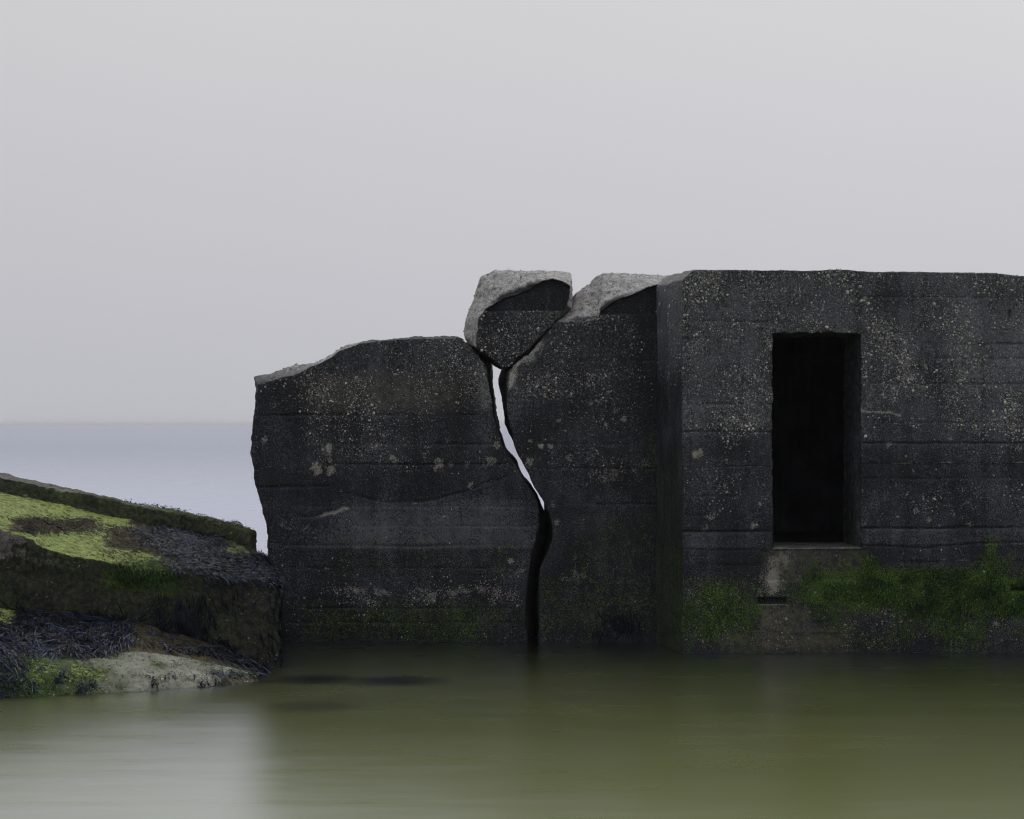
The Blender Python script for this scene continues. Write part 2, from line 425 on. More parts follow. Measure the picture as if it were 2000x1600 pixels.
def skin_noise(P, speck, seed):
    d = fbm(P, 1.7, 3, seed) * 0.010 + fbm(P, 9.0, 4, seed + 2) * 0.0045
    d += fbm(P, 46.0, 3, seed + 4) * (0.0015 + 0.0035 * speck)
    return d

def stains(P, seed):
    big = fbm(P, (1.3, 1, 1.0), 3, seed) * 0.16 + fbm(P, (5, 2, 3.5), 4, seed + 2) * 0.13
    runs = fbm(P, (14, 3, 0.9), 4, seed + 4); runs2 = fbm(P, (5, 2, 0.5), 3, seed + 6)
    return big + np.clip(runs, -1, 0.25) * 0.20 + runs2 * 0.14
def clump(P, seed):
    c = np.clip(0.45 + 1.5 * fbm(P, (4.5, 3, 4), 5, seed, 0.65), 0.05, 1.4); return c * c

# ---- loose wall fragment (left of the crack)
left_rows = [
 (503,752,496,737,500,742),(537,742,535,727,538,732),(574,735,574,714,576,720),(592,724,611,712,611,716),(640,702,646,693,646,698),
 (668,682,672,676,672,681),(703,671,703,668,703,672),(760,665,760,663,760,668),(843,661,843,659,843,665),(893,658,891,657,890,664),
 (904,664,902,663,902,672),(917,679,919,676,926,675),(936,696,944,691,954,688),(950,722,956,714,962,712),(956,764,960,758,964,750),
 (959,800,963,800,968,800),(968,835,971,834,975,834),(983,874,985,875,988,875),(1000,898,1003,897,1006,897),(1014,923,1017,924,1019,925),
 (1034,952,1036,950,1038,949),(1046,972,1047,970,1047,967),(1052,990,1055,988,1056,986),(1053,1026,1062,1026,1074,1026),(1041,1066,1055,1066,1074,1066),
 (1027,1110,1042,1110,1064,1110),(1026,1180,1038,1180,1056,1180),(1029,1260,1038,1260,1054,1260),(1030,1480,1036,1480,1050,1480),
 (548,1480,550,1480,560,1480),(538,1150,540,1150,552,1150),(521,1092,524,1092,534,1092),(524,1049,527,1049,538,1049),(519,1014,522,1014,533,1014),
 (502,961,505,961,516,961),(491,887,494,887,505,887),(490,856,493,856,504,856),(497,800,500,800,512,800),(502,764,500,762,508,764)]
def rings_from(rows, y0, dm, db):
    return ([W(r[0], r[1], y0) for r in rows], [W(r[2], r[3], y0 + dm) for r in rows], [W(r[4], r[5], y0 + db) for r in rows])

def front_mask(P, N, y0):
    return sstep(0.30, 0.62, -N[:, 1]) * (1 - sstep(0.03, 0.07, P[:, 1] - y0))

frag = empty('wall_fragment', W(780, 1256, YL + 0.3), 'dark concrete wall fragment with sloping broken top, left of the long crack', 'wall')
o = remeshed_loft('wall_slab', rings_from(left_rows, YL, 0.22, TH), 0.0095, M_CON, frag, 9, 0.019, 11)
P, N = get_vn(o.data); u, v = UV(P); fm = front_mask(P, N, YL)
L_LINES = [(811,495,970,.006,.0),(868,640,985,.006,.002),(907,640,990,.006,-.002),(951,500,640,.005,.0),(990,600,1050,.003,.002),(1067,560,1040,.006,.010),(1110,560,1030,.003,.0),(1188,600,1030,.005,.0),(1028,700,1050,.001,-.003),(1216,560,1028,.004,.0)]
crack = [(660,962),(700,968),(735,978),(765,982),(805,981),(850,977),(890,967),(920,955),(955,942),(990,930)]
crack2 = [(548,1012),(600,1010),(625,1007),(655,1002),(678,991)]
speck = 0.10 + 0.62 * (1 - sstep(770, 905, v + 40 * fbm(P, 3.0, 3, 5))) + 0.30 * sbox(u, v, 560, 1000, 850, 920, 40, 16)
speck *= 1 - 0.7 * (1 - sstep(560, 640, u)) * (1 - sstep(800, 900, v)) * 0.8
speck *= 0.55 + 0.9 * sstep(-0.3, 0.4, fbm(P, (2.2, 2, 1.2), 3, 8))
speck = np.clip(speck * (1 - sstep(960, 1020, v) * 0.75), 0, 1)
dcr = polyline_dist(u, v + fbm(P, 14.0, 3, 2) * 5, crack); dcr2 = polyline_dist(u, v + fbm(P, 18.0, 3, 3) * 4, crack2)
pale = scuffs(u, v, P, [(516,858,10,.75),(535,791,7,.6),(640,785,14,.35),(607,774,4,.6),(642,878,15,.9),(644,900,8,.8),(620,915,14,.95),(645,919,12,.9),(750,848,10,.75),(732,869,11,.7),(791,868,7,.5),(769,897,11,.8),(828,893,6,.6),
   (858,907,17,.85),(882,906,8,.6),(911,907,8,.6),(876,860,8,.5),(970,869,11,.8),(957,900,13,.8),(919,948,9,.8),(598,1031,11,.6),(998,1096,8,1),(795,810,5,.5),(680,700,6,.4),(556,914,5,.5),(870,775,20,.28),(840,775,26,.2),(650,790,30,.25)], 21)
vq = v + fbm(P, (8, 4, 3), 4, 30) * 22
salt = sbox(u, vq, 640, 1000, 1148, 1172, 40, 12) * np.clip(0.35 + 1.5 * fbm(P, (9, 7, 7), 4, 31), 0, 1) * 0.85
salt = np.maximum(salt, sbox(u, v, 985, 1030, 1095, 1180, 14, 20) * np.clip(0.3 + 1.4 * fbm(P, 8, 4, 33), 0, 1) * 0.6)
salt = np.maximum(salt, sbox(u, v, 515, 580, 1000, 1100, 18, 20) * np.clip(0.25 + 1.3 * fbm(P, 10, 4, 35), 0, 1) * 0.5)
pale = np.maximum(pale, salt)
pale = np.maximum(pale, np.exp(-(np.maximum(dcr2 - 1, 0) / 3.5) ** 2) * sstep(590, 640, u) * 0.9)
pale = np.maximum(pale, np.exp(-((dcr - 3.2) / 1.0) ** 2) * sstep(715, 760, u) * (1 - sstep(850, 920, u)) * 0.6 * (v > 960) * np.clip(0.4 + 2 * fbm(P, 16, 3, 38), 0, 1))
tone = 0.13 + 0.17 * (1 - sstep(700, 850, v)) * sstep(560, 720, u) + 0.34 * sbox(u, v, 640, 1055, 975, 1066, 90, 18) + 0.05 * sbox(u, v, 520, 1050, 1066, 1140, 30, 10)
tone += np.exp(-((v - 1029 + fbm(P, 3, 2, 9) * 2) / 1.8) ** 2) * sbox(u, v, 690, 1050, 1000, 1060, 50, 10) * 0.30
tone += 0.10 * np.exp(-((v - 1061) / 5) ** 2) * sbox(u, v, 900, 1045, 1040, 1070, 60, 8)
green = np.clip(0.31 * sstep(1150, 1210, v) * sstep(-0.5, 0.5, fbm(P, (3, 3, 6), 4, 41) + 0.25) * (1 - 0.5 * sstep(1235, 1262, v)), 0, 1)
green = np.maximum(green, 0.10 * sbox(u, v, 620, 1030, 1035, 1130, 60, 20)) * sstep(540, 640, u)
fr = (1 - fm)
rimfrac = fr * (0.06 + 0.94 * (1 - sstep(690, 760, v)) * (1 - 0.93 * sstep(650, 740, u)) + 0.12 * sbox(u, v, 900, 960, 650, 740, 6, 10))  # crack sides dark: algae cover plus shade painted into the colour
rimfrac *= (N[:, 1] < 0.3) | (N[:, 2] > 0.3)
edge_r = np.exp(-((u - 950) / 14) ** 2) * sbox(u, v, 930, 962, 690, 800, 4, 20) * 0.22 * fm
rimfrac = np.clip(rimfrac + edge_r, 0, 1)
d = skin_noise(P, speck, 50) + board_relief(u, v, L_LINES, P, 61) * fm - 0.011 * np.exp(-(dcr / 2.4) ** 2) * fm * sstep(650, 720, u) - 0.010 * np.exp(-(np.maximum(dcr2 - 1, 0) / 3) ** 2) * fm * sstep(560, 600, u)
d += fr * (fbm(P, 13.0, 4, 71, 0.6) * 0.016 + fbm(P, 55, 2, 73) * 0.004) * (1 - 0.65 * sstep(690, 730, v) * sstep(900, 930, u))
set_v(o.data, P + N * d[:, None])
tone = np.clip(tone + stains(P, 801) * 0.6, 0, 1) * (1 - 0.7 * sstep(1215, 1256, v + fbm(P, 5, 3, 7) * 12))
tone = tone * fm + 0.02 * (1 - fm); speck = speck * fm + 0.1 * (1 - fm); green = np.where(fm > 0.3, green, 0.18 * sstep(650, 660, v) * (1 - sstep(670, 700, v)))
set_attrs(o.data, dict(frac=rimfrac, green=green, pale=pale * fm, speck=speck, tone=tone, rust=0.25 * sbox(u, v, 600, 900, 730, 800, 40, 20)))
P2, N2 = get_vn(o.data)
pebbles('aggregate_pebbles', P2, N2, (fm > 0.6) * (N2[:, 1] < -0.6) * (speck ** 1.6 + 0.012) * (v < 1250) * clump(P2, 77), 2700, frag, 101)

BREAK = [(0.42, 0.41, 0.40), (0.30, 0.30, 0.31), (0.20, 0.20, 0.21), (0.12, 0.12, 0.13), (0.30, 0.22, 0.15), (0.50, 0.48, 0.44)]
pebbles('broken_stones', P2, N2, (rimfrac > 0.5) * (N2[:, 1] < 0.3) + 1e-12, 500, frag, 111, (), 1.35, BREAK)

# ---- wedge-shaped block jammed in the top of the crack
wedge_rows = [
 (931,677,914,672,918,670),(934,650,907,659,912,660),(936,622,911,625,915,628),(950,604,923,596,928,600),(984,584,941,542,946,549),(1036,565,966,531,968,538),
 (1062,549,1020,529,1020,537),(1080,545,1062,530,1062,538),(1098,551,1092,531,1090,540),(1113,560,1116,534,1112,545),(1110,580,1119,568,1112,570),
 (1106,596,1119,605,1116,606),(1094,618,1101,623,1100,624),(1076,635,1084,640,1082,642),(1060,652,1067,657,1066,659),(1044,667,1051,672,1050,674),
 (1034,680,1041,685,1040,688),(1024,692,1031,698,1030,700),(1008,699,1013,705,1012,709),(994,717,996,722,994,724),(981,716,979,719,977,721),
 (961,700,958,706,959,709),(953,690,945,697,944,700),(940,681,928,688,928,690)]
chunk = empty('concrete_chunk', W(990, 715, YW + 0.3), 'wedge-shaped pale-topped concrete chunk jammed upright in the top of the crack', 'concrete block')
o = remeshed_loft('chunk_body', rings_from(wedge_rows, YW - 0.03, 0.30, 0.66), 0.0075, M_CON, chunk, 8, 0.014, 12)
P, N = get_vn(o.data); u, v = UV(P); fm = front_mask(P, N, YW - 0.03); fr = 1 - fm
up = 1 - sstep(606.5, 609.5, v + fbm(P, 8, 2, 4) * 1.0)
speck = 0.75 * (1 - up) * (0.6 + 0.6 * sstep(-0.2, 0.4, fbm(P, 4, 3, 6))); tone = (0.20 - 0.09 * sstep(640, 700, v)) * (1 - up) + 0.0 * up + 0.14 * np.exp(-((u - 1071 + 0.05 * (v - 570)) / 7) ** 2) * up
d = skin_noise(P, speck, 150) * (1 - 0.75 * up * fm) + fr * (np.abs(fbm(P, 6.0, 3, 171, 0.5)) * -0.030 + 0.008 + fbm(P, 48, 3, 173) * 0.004)
Pn = P + N * d[:, None]; Pn[:, 1] += 0.05 * up * fm * sstep(0.5, 0.8, -N[:, 1]) + 0.0
set_v(o.data, Pn)
frac = fr * (0.10 + 0.90 * (1 - sstep(672, 700, v))) * ((N[:, 1] < 0.4) | (N[:, 2] > 0.3)); frac *= 1 - 0.85 * sstep(0.1, 0.5, -N[:, 2])  # lower and downward faces lose the pale break: crack shade painted in
set_attrs(o.data, dict(frac=frac, green=0 * u, pale=scuffs(u, v, P, [(966,656,10,.45),(1000,640,8,.3),(940,640,5,.5)], 22) * fm, speck=speck * fm, tone=tone * fm, rust=0 * u))
P2, N2 = get_vn(o.data)
pebbles('aggregate_pebbles', P2, N2, (fm > 0.8) * (N2[:, 1] < -0.6) * (1 - up) * (speck + 0.01), 520, chunk, 102)

pebbles('broken_stones', P2, N2, (frac > 0.5) * (N2[:, 1] < 0.3) + 1e-12, 600, chunk, 112, (), 1.05, BREAK)

# ---- bunker: wing wall right of the crack
bunker = empty('bunker', W(1640, 1275, YB + 1.5), 'dark pebbled concrete bunker with a tall black doorway, standing in the sea', 'bunker')
wing_rows = [
 (1054,1480,1050,1480,1046,1480),(1054,1260,1050,1260,1045,1260),(1053,1180,1048,1180,1043,1180),(1056,1116,1053,1116,1050,1116),(1070,1081,1067,1081,1060,1081),
 (1080,1053,1075,1053,1066,1053),(1081,1031,1076,1031,1066,1031),(1075,1003,1070,1003,1062,1003),(1061,977,1063,977,1065,976),(1046,952,1046,952,1046,953),
 (1032,925,1034,926,1035,927),(1011,885,1012,886,1014,887),(1003,862,1004,864,1006,866),(995,831,991,829,987,828),(989,803,987,803,985,800),
 (992,760,986,765,980,772),(995,737,984,739,973,739),(997,723,987,726,978,722),(1003,713,1002,714,1000,716),(1012,704,1012,705,1010,707),
 (1031,696,1031,697,1028,698),(1041,683,1041,684,1038,686),(1051,670,1051,671,1048,672),(1065,655,1065,656,1062,658),(1081,637,1082,638,1080,640),
 (1090,628,1097,617,1098,620),(1122,630,1121,576,1124,582),(1153,631,1147,556,1150,562),(1168,628,1160,543,1163,549),(1171,615,1168,537,1170,543),
 (1187,600,1176,534,1180,540),(1205,588,1200,535,1200,541),(1241,575,1240,537,1240,542),(1265,563,1265,538,1265,543),(1284,557,1290,540,1290,545),
 (1330,557,1330,541,1330,546),(1330,1480,1330,1480,1330,1480)]
o = remeshed_loft('wing_wall', rings_from(wing_rows, YW, 0.32, TH), 0.0088, M_CON, bunker, 9, 0.015, 13)
P, N = get_vn(o.data); u, v = UV(P); fm = front_mask(P, N, YW); fr = 1 - fm
up = (1 - sstep(613, 617, v + fbm(P, 8, 2, 4) * 1.2)) * sstep(1166, 1172, u)
speck = (0.68 * (1 - sstep(745, 880, v + 30 * fbm(P, 3, 3, 5))) + 0.12 + 0.3 * sbox(u, v, 1080, 1290, 880, 950, 40, 20)) * (1 - up)
speck *= (1 - 0.75 * sstep(1215, 1260, u)) * (0.55 + 0.8 * sstep(-0.3, 0.4, fbm(P, 2.6, 3, 15))) * (1 - 0.7 * sstep(960, 1030, v))
pale = scuffs(u, v, P, [(1036,862,8,.8),(1057,871,9,.9),(1074,871,8,.85),(1218,819,9,.75),(1091,821,5,.9),(1155,835,5,.9),(1183,830,6,.7),(1247,848,8,.5),(1197,925,24,.5),(1180,935,12,.6),(1262,909,20,.42),(1200,968,20,.38),
   (1034,903,13,.7),(1112,892,11,.6),(1153,789,7,.6),(1205,802,8,.55),(1118,785,5,.5),(1215,688,6,.55),(1096,936,6,.5),(1156,893,6,.5),(1085,1020,13,.6),(1080,985,9,.6),(1103,915,5,.5),(1165,800,5,.4),(1240,920,8,.5),(1270,1010,10,.3)], 23)
pale = np.maximum(pale, np.exp(-(polyline_dist(u, v + fbm(P, 20, 2, 3) * 3, [(1040,766),(1052,742),(1062,732),(1110,730)]) / 3.5) ** 2) * 0.30)
pale = np.maximum(pale, sbox(u + fbm(P, 8, 3, 35) * 40, v + fbm(P, 8, 3, 36) * 24, 1088, 1185, 1092, 1130, 24, 16) * np.clip(0.25 + 1.5 * fbm(P, 10, 4, 37), 0, 1) * 0.55)
tone = (0.115 + 0.10 * (1 - sstep(700, 830, v)) * (1 - sstep(1150, 1250, u)) + 0.08 * sbox(u, v, 1080, 1200, 900, 1050, 60, 40)) * (1 - up) * (1 - 0.5 * sstep(1190, 1270, u))
green = 0.27 * sstep(1080, 1190, v) * sstep(-0.5, 0.5, fbm(P, (3, 3, 5), 4, 43) + 0.1) * (1 - 0.5 * sstep(1225, 1255, v)) + 0.13 * sbox(u, v, 1120, 1290, 1000, 1120, 40, 40) + 0.17 * sbox(u, v, 1262, 1292, 830, 930, 12, 25)
W_LINES = [(916,1050,1290,.005,.0),(868,1040,1290,.003,.001),(705,1120,1285,.003,.0),(781,1000,1285,.003,.001),(985,1090,1290,.004,.0)]
spall = np.exp(-(polyline_dist(u, v, [(1053,669),(1044,681),(1036,696),(1014,702),(1004,715),(999,735),(995,752)]) / (7.0 + 7.0 * fbm(P, 14, 3, 5))) ** 2) * (v < 760) * (P[:, 1] < YW + 0.12)
spall *= np.clip(0.75 + 1.1 * fbm(P, 9, 3, 88), 0, 1)
frac = fr * np.clip(0.05 + 0.95 * (1 - sstep(632, 668, v)) + 0.06 * sbox(u, v, 985, 1010, 700, 800, 8, 20), 0, 1) * ((N[:, 1] < 0.4) | (N[:, 2] > 0.3))  # pale break only near the top; crack depth darkened with painted shade
frac = np.maximum(frac, np.clip(spall * 1.5, 0, 1))
d = skin_noise(P, speck, 250) * (1 - 0.75 * up * fm) + board_relief(u, v, W_LINES, P, 63) * fm - 0.012 * spall + fr * (np.abs(fbm(P, 6.0, 3, 271, 0.5)) * -0.028 + 0.008 + fbm(P, 48, 3, 273) * 0.004) * (1 - 0.7 * sstep(690, 730, v))
Pn = P + N * d[:, None]; Pn[:, 1] += 0.05 * up * fm * sstep(0.5, 0.8, -N[:, 1])
set_v(o.data, Pn)
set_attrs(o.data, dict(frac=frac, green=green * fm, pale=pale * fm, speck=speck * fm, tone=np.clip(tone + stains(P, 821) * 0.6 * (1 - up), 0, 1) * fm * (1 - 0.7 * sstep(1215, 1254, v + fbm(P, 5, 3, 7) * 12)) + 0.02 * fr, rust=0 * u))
P2, N2 = get_vn(o.data)
pebbles('aggregate_pebbles', P2, N2, (fm > 0.7) * (N2[:, 1] < -0.6) * (speck ** 1.5 + 0.006) * (u < 1280) * (v < 1240) * clump(P2, 78), 1500, bunker, 103)

pebbles('broken_stones', P2, N2, (frac > 0.5) * (fr > 0.5) * (N2[:, 1] < 0.3) * (u < 1320) + 1e-12, 600, bunker, 113, (), 1.05, BREAK)

# ---- bunker: main block with doorway (structured grid)
XF0, XBK = (1333 - 1000) * YB / F, (1283 - 1000) * YW / F
ZB, ZT = -0.85, W(0, 527, YB)[2]
Z548 = W(0, 548, YB)[2]
DX0, DX1 = W(1509.5, 0, YB)[0], W(1681, 0, YB)[0]
DZ0, DZ1 = W(0, 1071, YB)[2], W(0, 651, YB)[2]
WALL_T = 0.78
def lines(*segs):
    o = []
    for a, b, h in segs:
        n = max(1, int(round((b - a) / h))); o += list(np.linspace(a, b, n + 1)[:-1])
    return np.array(o + [segs[-1][1]])
H = 0.0082
XR = 6.2
xl = lines((XF0, DX0, H), (DX0, DX1, H), (DX1, 3.86, H), (3.86, 4.6, 0.02), (4.6, XR, 0.06))
zl = lines((ZB, -0.06, 0.06), (-0.06, DZ0, H), (DZ0, DZ1, H), (DZ1, ZT, H))
yl = YB + np.array(list(np.linspace(0, 0.7, 78)) + list(0.7 + np.geomspace(0.02, 3.6, 28)))
TOPV = np.array([(1333,527),(1355,527),(1560,527.5),(1640,526),(1700,531),(1880,532),(1950,535),(2000,540),(2700,548)], float)
def shape(X, Y, Z):
    """block position: splayed left return, chamfer along the top left edge, worn roof line"""
    X, Y, Z = (np.asarray(a, float) + 0 * (X + Y + Z) for a in (X, Y, Z))
    top = np.interp(1000 + X * F / YB, TOPV[:, 0], TOPV[:, 1]); drop = (527 - top) * YB / F
    Z2 = Z + drop * sstep(1.9, ZT, Z)
    left = XF0 + (XBK - XF0) * np.clip((Y - YB) / 0.7, 0, 1) + np.clip((Z - Z548) / (ZT - Z548), 0, 1) * 0.085
    k = 1 - np.clip((X - XF0) / 0.5, 0, 1)
    return np.stack([X + (left - XF0) * k, Y, Z2], -1)
patches = []
def patch(A, B, fn, flip=False, skip=None):
    a, b = np.meshgrid(A, B, indexing='ij'); Vp = fn(a, b).reshape(-1, 3)
    na, nb = len(A), len(B); i, j = np.meshgrid(np.arange(na - 1), np.arange(nb - 1), indexing='ij'); i = i.ravel(); j = j.ravel()
    if skip is not None:
        ca, cb = (A[i] + A[i + 1]) / 2, (B[j] + B[j + 1]) / 2; k = ~skip(ca, cb); i, j = i[k], j[k]
    q = np.stack([i * nb + j, (i + 1) * nb + j, (i + 1) * nb + j + 1, i * nb + j + 1], 1)
    if flip: q = q[:, ::-1]
    patches.append((Vp, q))
zz = np.zeros
patch(xl, zl, lambda a, b: shape(a, 0 * a + YB, b), False, lambda a, b: (a > DX0) & (a < DX1) & (b > DZ0) & (b < DZ1))
patch(yl, zl, lambda a, b: shape(0 * a + XF0, a, b), True)                         # left return and side
patch(xl, yl, lambda a, b: shape(a, b, 0 * a + ZT))                                # roof
patch(np.array([XF0, XR]), np.array([ZB, ZT]), lambda a, b: shape(a, 0 * a + yl[-1], b), True)
patch(np.array([YB, yl[-1]]), np.array([ZB, ZT]), lambda a, b: shape(0 * a + XR, a, b))
dzl = zl[(zl >= DZ0 - 1e-6) & (zl <= DZ1 + 1e-6)]; dxl = xl[(xl >= DX0 - 1e-6) & (xl <= DX1 + 1e-6)]
dyl = np.linspace(YB, YB + WALL_T, 60)
patch(dyl, dzl, lambda a, b: shape(0 * a + DX1, a, b), True)
patch(dyl, dzl, lambda a, b: shape(0 * a + DX0, a, b), False)
patch(dxl, dyl, lambda a, b: shape(a, b, 0 * a + DZ1), True)
patch(dxl, dyl, lambda a, b: shape(a, b, 0 * a + DZ0 - 0.0 * a), False)
V = np.vstack([p[0] for p in patches]); off = np.cumsum([0] + [len(p[0]) for p in patches])
Fq = np.vstack([p[1] + off[k] for k, p in enumerate(patches)])
key = np.round(V * 5000).astype(np.int64); _, first, inv = np.unique(key, axis=0, return_index=True, return_inverse=True)
V = V[first]; Fq = inv.ravel()[Fq]
front = mesh_obj('block_wall', V, Fq, M_CON, bunker)
P, N = get_vn(front.data); u, v = UV(P)
ff = (P[:, 1] < YB + 0.004) * 1.0                                                   # front face incl. its edges
ret = (P[:, 1] < YW + 0.02) * (np.abs(N[:, 0] + 0.95) < 0.35) * (1 - ff)
roof = (N[:, 2] > 0.6) * 1.0
jamb = (P[:, 1] > YB + 0.004) * (P[:, 0] > DX0 - 0.05) * (P[:, 0] < DX1 + 0.05) * (P[:, 2] < DZ1 + 0.02) * (P[:, 2] > DZ0 - 0.02)
R0, R1 = 1683, 2600; L0, L1 = 1330, 1508
B_LINES = [(581,1640,2600,.005,.002),(629,L0,L1,.005,.001),(663,L0,L1,.004,.0),(672,1800,R1,.005,-.001),(700,1830,R1,.006,.0),(750,1700,R1,.004,.0),(790,L0,L1,.005,.001),(826,1700,R1,.006,.002),
   (844,L0,L1,.007,.002),(866,R0,R1,.008,.001),(906,R0,R1,.002,-.004),(912,1400,L1,.003,-.002),(935,R0,R1,.004,.002),(970,1340,1500,.003,.0),(1008,L0,1390,.005,.003),(1032,R0,R1,.009,.007),(1039,L0,L1,.009,.007),
   (1095,1760,R1,.001,-.004),(1102,1360,1490,.001,-.004),(1238,1540,1640,.001,-.004)]
edge1 = [(1333,1073),(1440,1074),(1480,1072),(1500,1080),(1492,1100)]
edge2 = [(1683,1066),(1800,1070),(1860,1065),(1900,1061),(2000,1062),(2600,1060)]
dn = fbm(P, 3, 3, 5); 
speck = 0.95 * (1 - sstep(790, 890, v + 70 * dn)) + 0.08
speck = np.maximum(speck, 0.40 * sbox(u, v + 50 * dn, 1333, 1510, 915, 1000, 20, 30) + 0.0)
speck = np.maximum(speck, 0.34 * sbox(u, v + 50 * dn, 1683, 2700, 940, 1000, 30, 25))
speck *= 0.62 + 0.6 * sstep(-0.4, 0.4, fbm(P, (2.4, 2, 1.6), 3, 18))
speck *= 1 - 0.75 * np.exp(-(((u - 1740) / 62) ** 2 + ((v - 575) / 38) ** 2)) - 0.55 * np.exp(-(((u - 1820) / 46) ** 2 + ((v - 690) / 75) ** 2))
speck *= (1 - 0.65 * sbox(u, v, 1683, 1850, 770, 920, 30, 20)) * (1 - 0.85 * sstep(1015, 1045, v))
speck = np.clip(speck, 0.02, 1)
pale = scuffs(u, v, P, [(1362,887,13,.95),(1737,868,8,.7),(1857,857,7,.7),(1937,820,7,.6),(1983,794,10,.7),(1776,825,10,.6),(1471,1026,10,.8),(1815,1013,8,.6),(1896,1024,8,.6),(1824,1028,5,.7),(1786,919,5,.8),(1772,965,6,.6),(1790,998,7,.7),(1920,968,14,.25),
   (1375,1030,12,.5),(1388,1008,10,.6),(1373,917,7,.6),(1420,902,8,.5),(1487,982,7,.7),(1935,760,10,.3),(1710,765,20,.35),(1697,790,10,.5),(1975,1022,8,.4),(1690,1023,5,.7),(1755,1120,7,.5),(1860,1000,8,.5)], 24)
sp_line = polyline_dist(u, v + fbm(P, 16, 3, 12) * 3, [(1684,803),(1715,804),(1740,807),(1758,812)])
pale = np.maximum(pale, np.exp(-(sp_line / 3.0) ** 2) * 0.85)
pale = np.maximum(pale, sbox(u, v, 1685, 1730, 765, 806, 14, 14) * 0.28)
for (ya, x0, x1) in ((906,1700,2600),(1095,1770,2600),(1102,1365,1490),(1238,1545,1600),(912,1440,1505)):
    pale = np.maximum(pale, np.exp(-((v - ya + 1.5 + fbm(P, 5, 2, int(ya)) * 2) / 1.4) ** 2) * sstep(x0 - 10, x0 + 30, u) * (1 - sstep(x1 - 30, x1 + 10, u)) * np.clip(0.5 + fbm(P, 9, 3, 3 + int(ya)), 0, 1) * 0.9)
edgeL = np.exp(-((u - 1684) / 3.2) ** 2) * sbox(u, v, 1680, 1700, 660, 1060, 4, 20) * np.clip(fbm(P, 14, 3, 13) * 1.6 + 0.15, 0, 1)
pale = np.maximum(pale, edgeL * 0.9)
sill = sbox(u, v, 1492, 1690, 1073, 1135, 10, 3)
drip = sbox(u + (v - 1075) * 0.14 + fbm(P, (12, 4, 5), 4, 17) * 18, v + fbm(P, (9, 4, 4), 3, 18) * 26, 1498, 1548, 1080, 1168, 16, 20)
pale = np.maximum(pale, drip * 0.95 * (0.80 + 0.8 * fbm(P, 12, 3, 19)))
pale = np.maximum(pale, sill * np.clip(0.15 + 1.2 * fbm(P, (14, 14, 4), 4, 29), 0, 1) * 0.65)
pale = np.maximum(pale, sbox(u, v, 1560, 1640, 1095, 1140, 16, 12) * np.clip(0.1 + 1.3 * fbm(P, (14, 14, 5), 3, 39), 0, 1) * 0.75)
pale = np.maximum(pale, sbox(u, v, 1900, 1985, 1160, 1245, 20, 20) * np.clip(0.0 + 1.7 * fbm(P, 10, 4, 49), 0, 1) * 0.6)
pale = np.maximum(pale, sbox(u, v, 1400, 1450, 1150, 1180, 10, 10) * np.clip(0.1 + 1.5 * fbm(P, 12, 4, 59), 0, 1) * 0.55)
pale = np.maximum(pale, sbox(u, v, 1630, 1720, 1190, 1260, 20, 16) * np.clip(0.0 + 1.6 * fbm(P, 18, 4, 69), 0, 1) * 0.5)
rust = np.clip(sbox(u, v, 1485, 1585, 1186, 1268, 8, 12) * (0.8 + 0.6 * fbm(P, 8, 3, 79)) * (1 - 0.5 * sstep(1530, 1590, u)), 0, 1) * 0.8
rust = np.maximum(rust, sbox(u, v, 1560, 1660, 1225, 1272, 20, 12) * 0.45); rust = np.maximum(rust, sill * 0.30); rust = np.maximum(rust, sbox(u, v, 1410, 1560, 1235, 1275, 40, 12) * 0.35)
tone = 0.26 * (1 - sstep(800, 930, v)) + 0.30 * sstep(1650, 1950, u) * (1 - sstep(700, 860, v)) * sstep(560, 640, v) + 0.14
tone -= 0.22 * np.exp(-(((u - 1740) / 60) ** 2 + ((v - 572) / 40) ** 2)) + 0.14 * np.exp(-(((u - 1815) / 45) ** 2 + ((v - 700) / 90) ** 2)) + 0.12 * (1 - sstep(528, 575, v)) * (1 - sstep(1500, 1700, u))
tone += 0.24 * sbox(u, v, 1335, 1505, 1041, 1073, 8, 2) + 0.22 * sbox(u, v, 1690, 2700, 1034, 1063, 12, 2) + 0.12 * sbox(u, v, 1683, 2700, 940, 1032, 40, 20) + 0.08 * sbox(u, v, 1333, 1508, 960, 1039, 20, 20)
tone += 0.06 * sbox(u, v, 1700, 2700, 1066, 1120, 20, 10)
gb = fbm(P, (2.2, 2, 4), 4, 53)
green = 0.92 * sbox(u, v, 1565, 2700, 1112 , 1205, 40, 16) * sstep(-0.35, 0.25, gb + 0.30 - 0.010 * np.maximum(v - 1175, 0) * 0.6)
green = np.maximum(green, 0.62 * sbox(u, v, 1337, 1500, 1135, 1252, 16, 20) * sstep(-0.4, 0.3, gb + 0.05))
green = np.maximum(green, 0.46 * sstep(1105, 1160, v) * (1 - 0.55 * sstep(1235, 1268, v)) * sstep(-0.5, 0.3, fbm(P, (3, 2, 4), 4, 54)))
green = np.maximum(green, 0.62 * sbox(u + (v - 1075) * -0.3, v, 1668, 1705, 1082, 1150, 12, 10)); green = np.maximum(green, 0.50 * sbox(u, v, 1540, 1665, 1085, 1150, 20, 14) * sstep(-0.2, 0.3, fbm(P, (12, 12, 3), 3, 56)))
green = np.maximum(green, 0.55 * sbox(u, v, 1518, 1540, 1080, 1150, 8, 14)); green = np.maximum(green, 0.62 * sbox(u, v, 1924, 1948, 1052, 1098, 7, 12)); green = np.maximum(green, 0.38 * sbox(u, v, 1905, 1985, 1085, 1125, 16, 12))
green *= 1 - 0.85 * rust; green *= 1 - 0.75 * np.clip(drip, 0, 1)
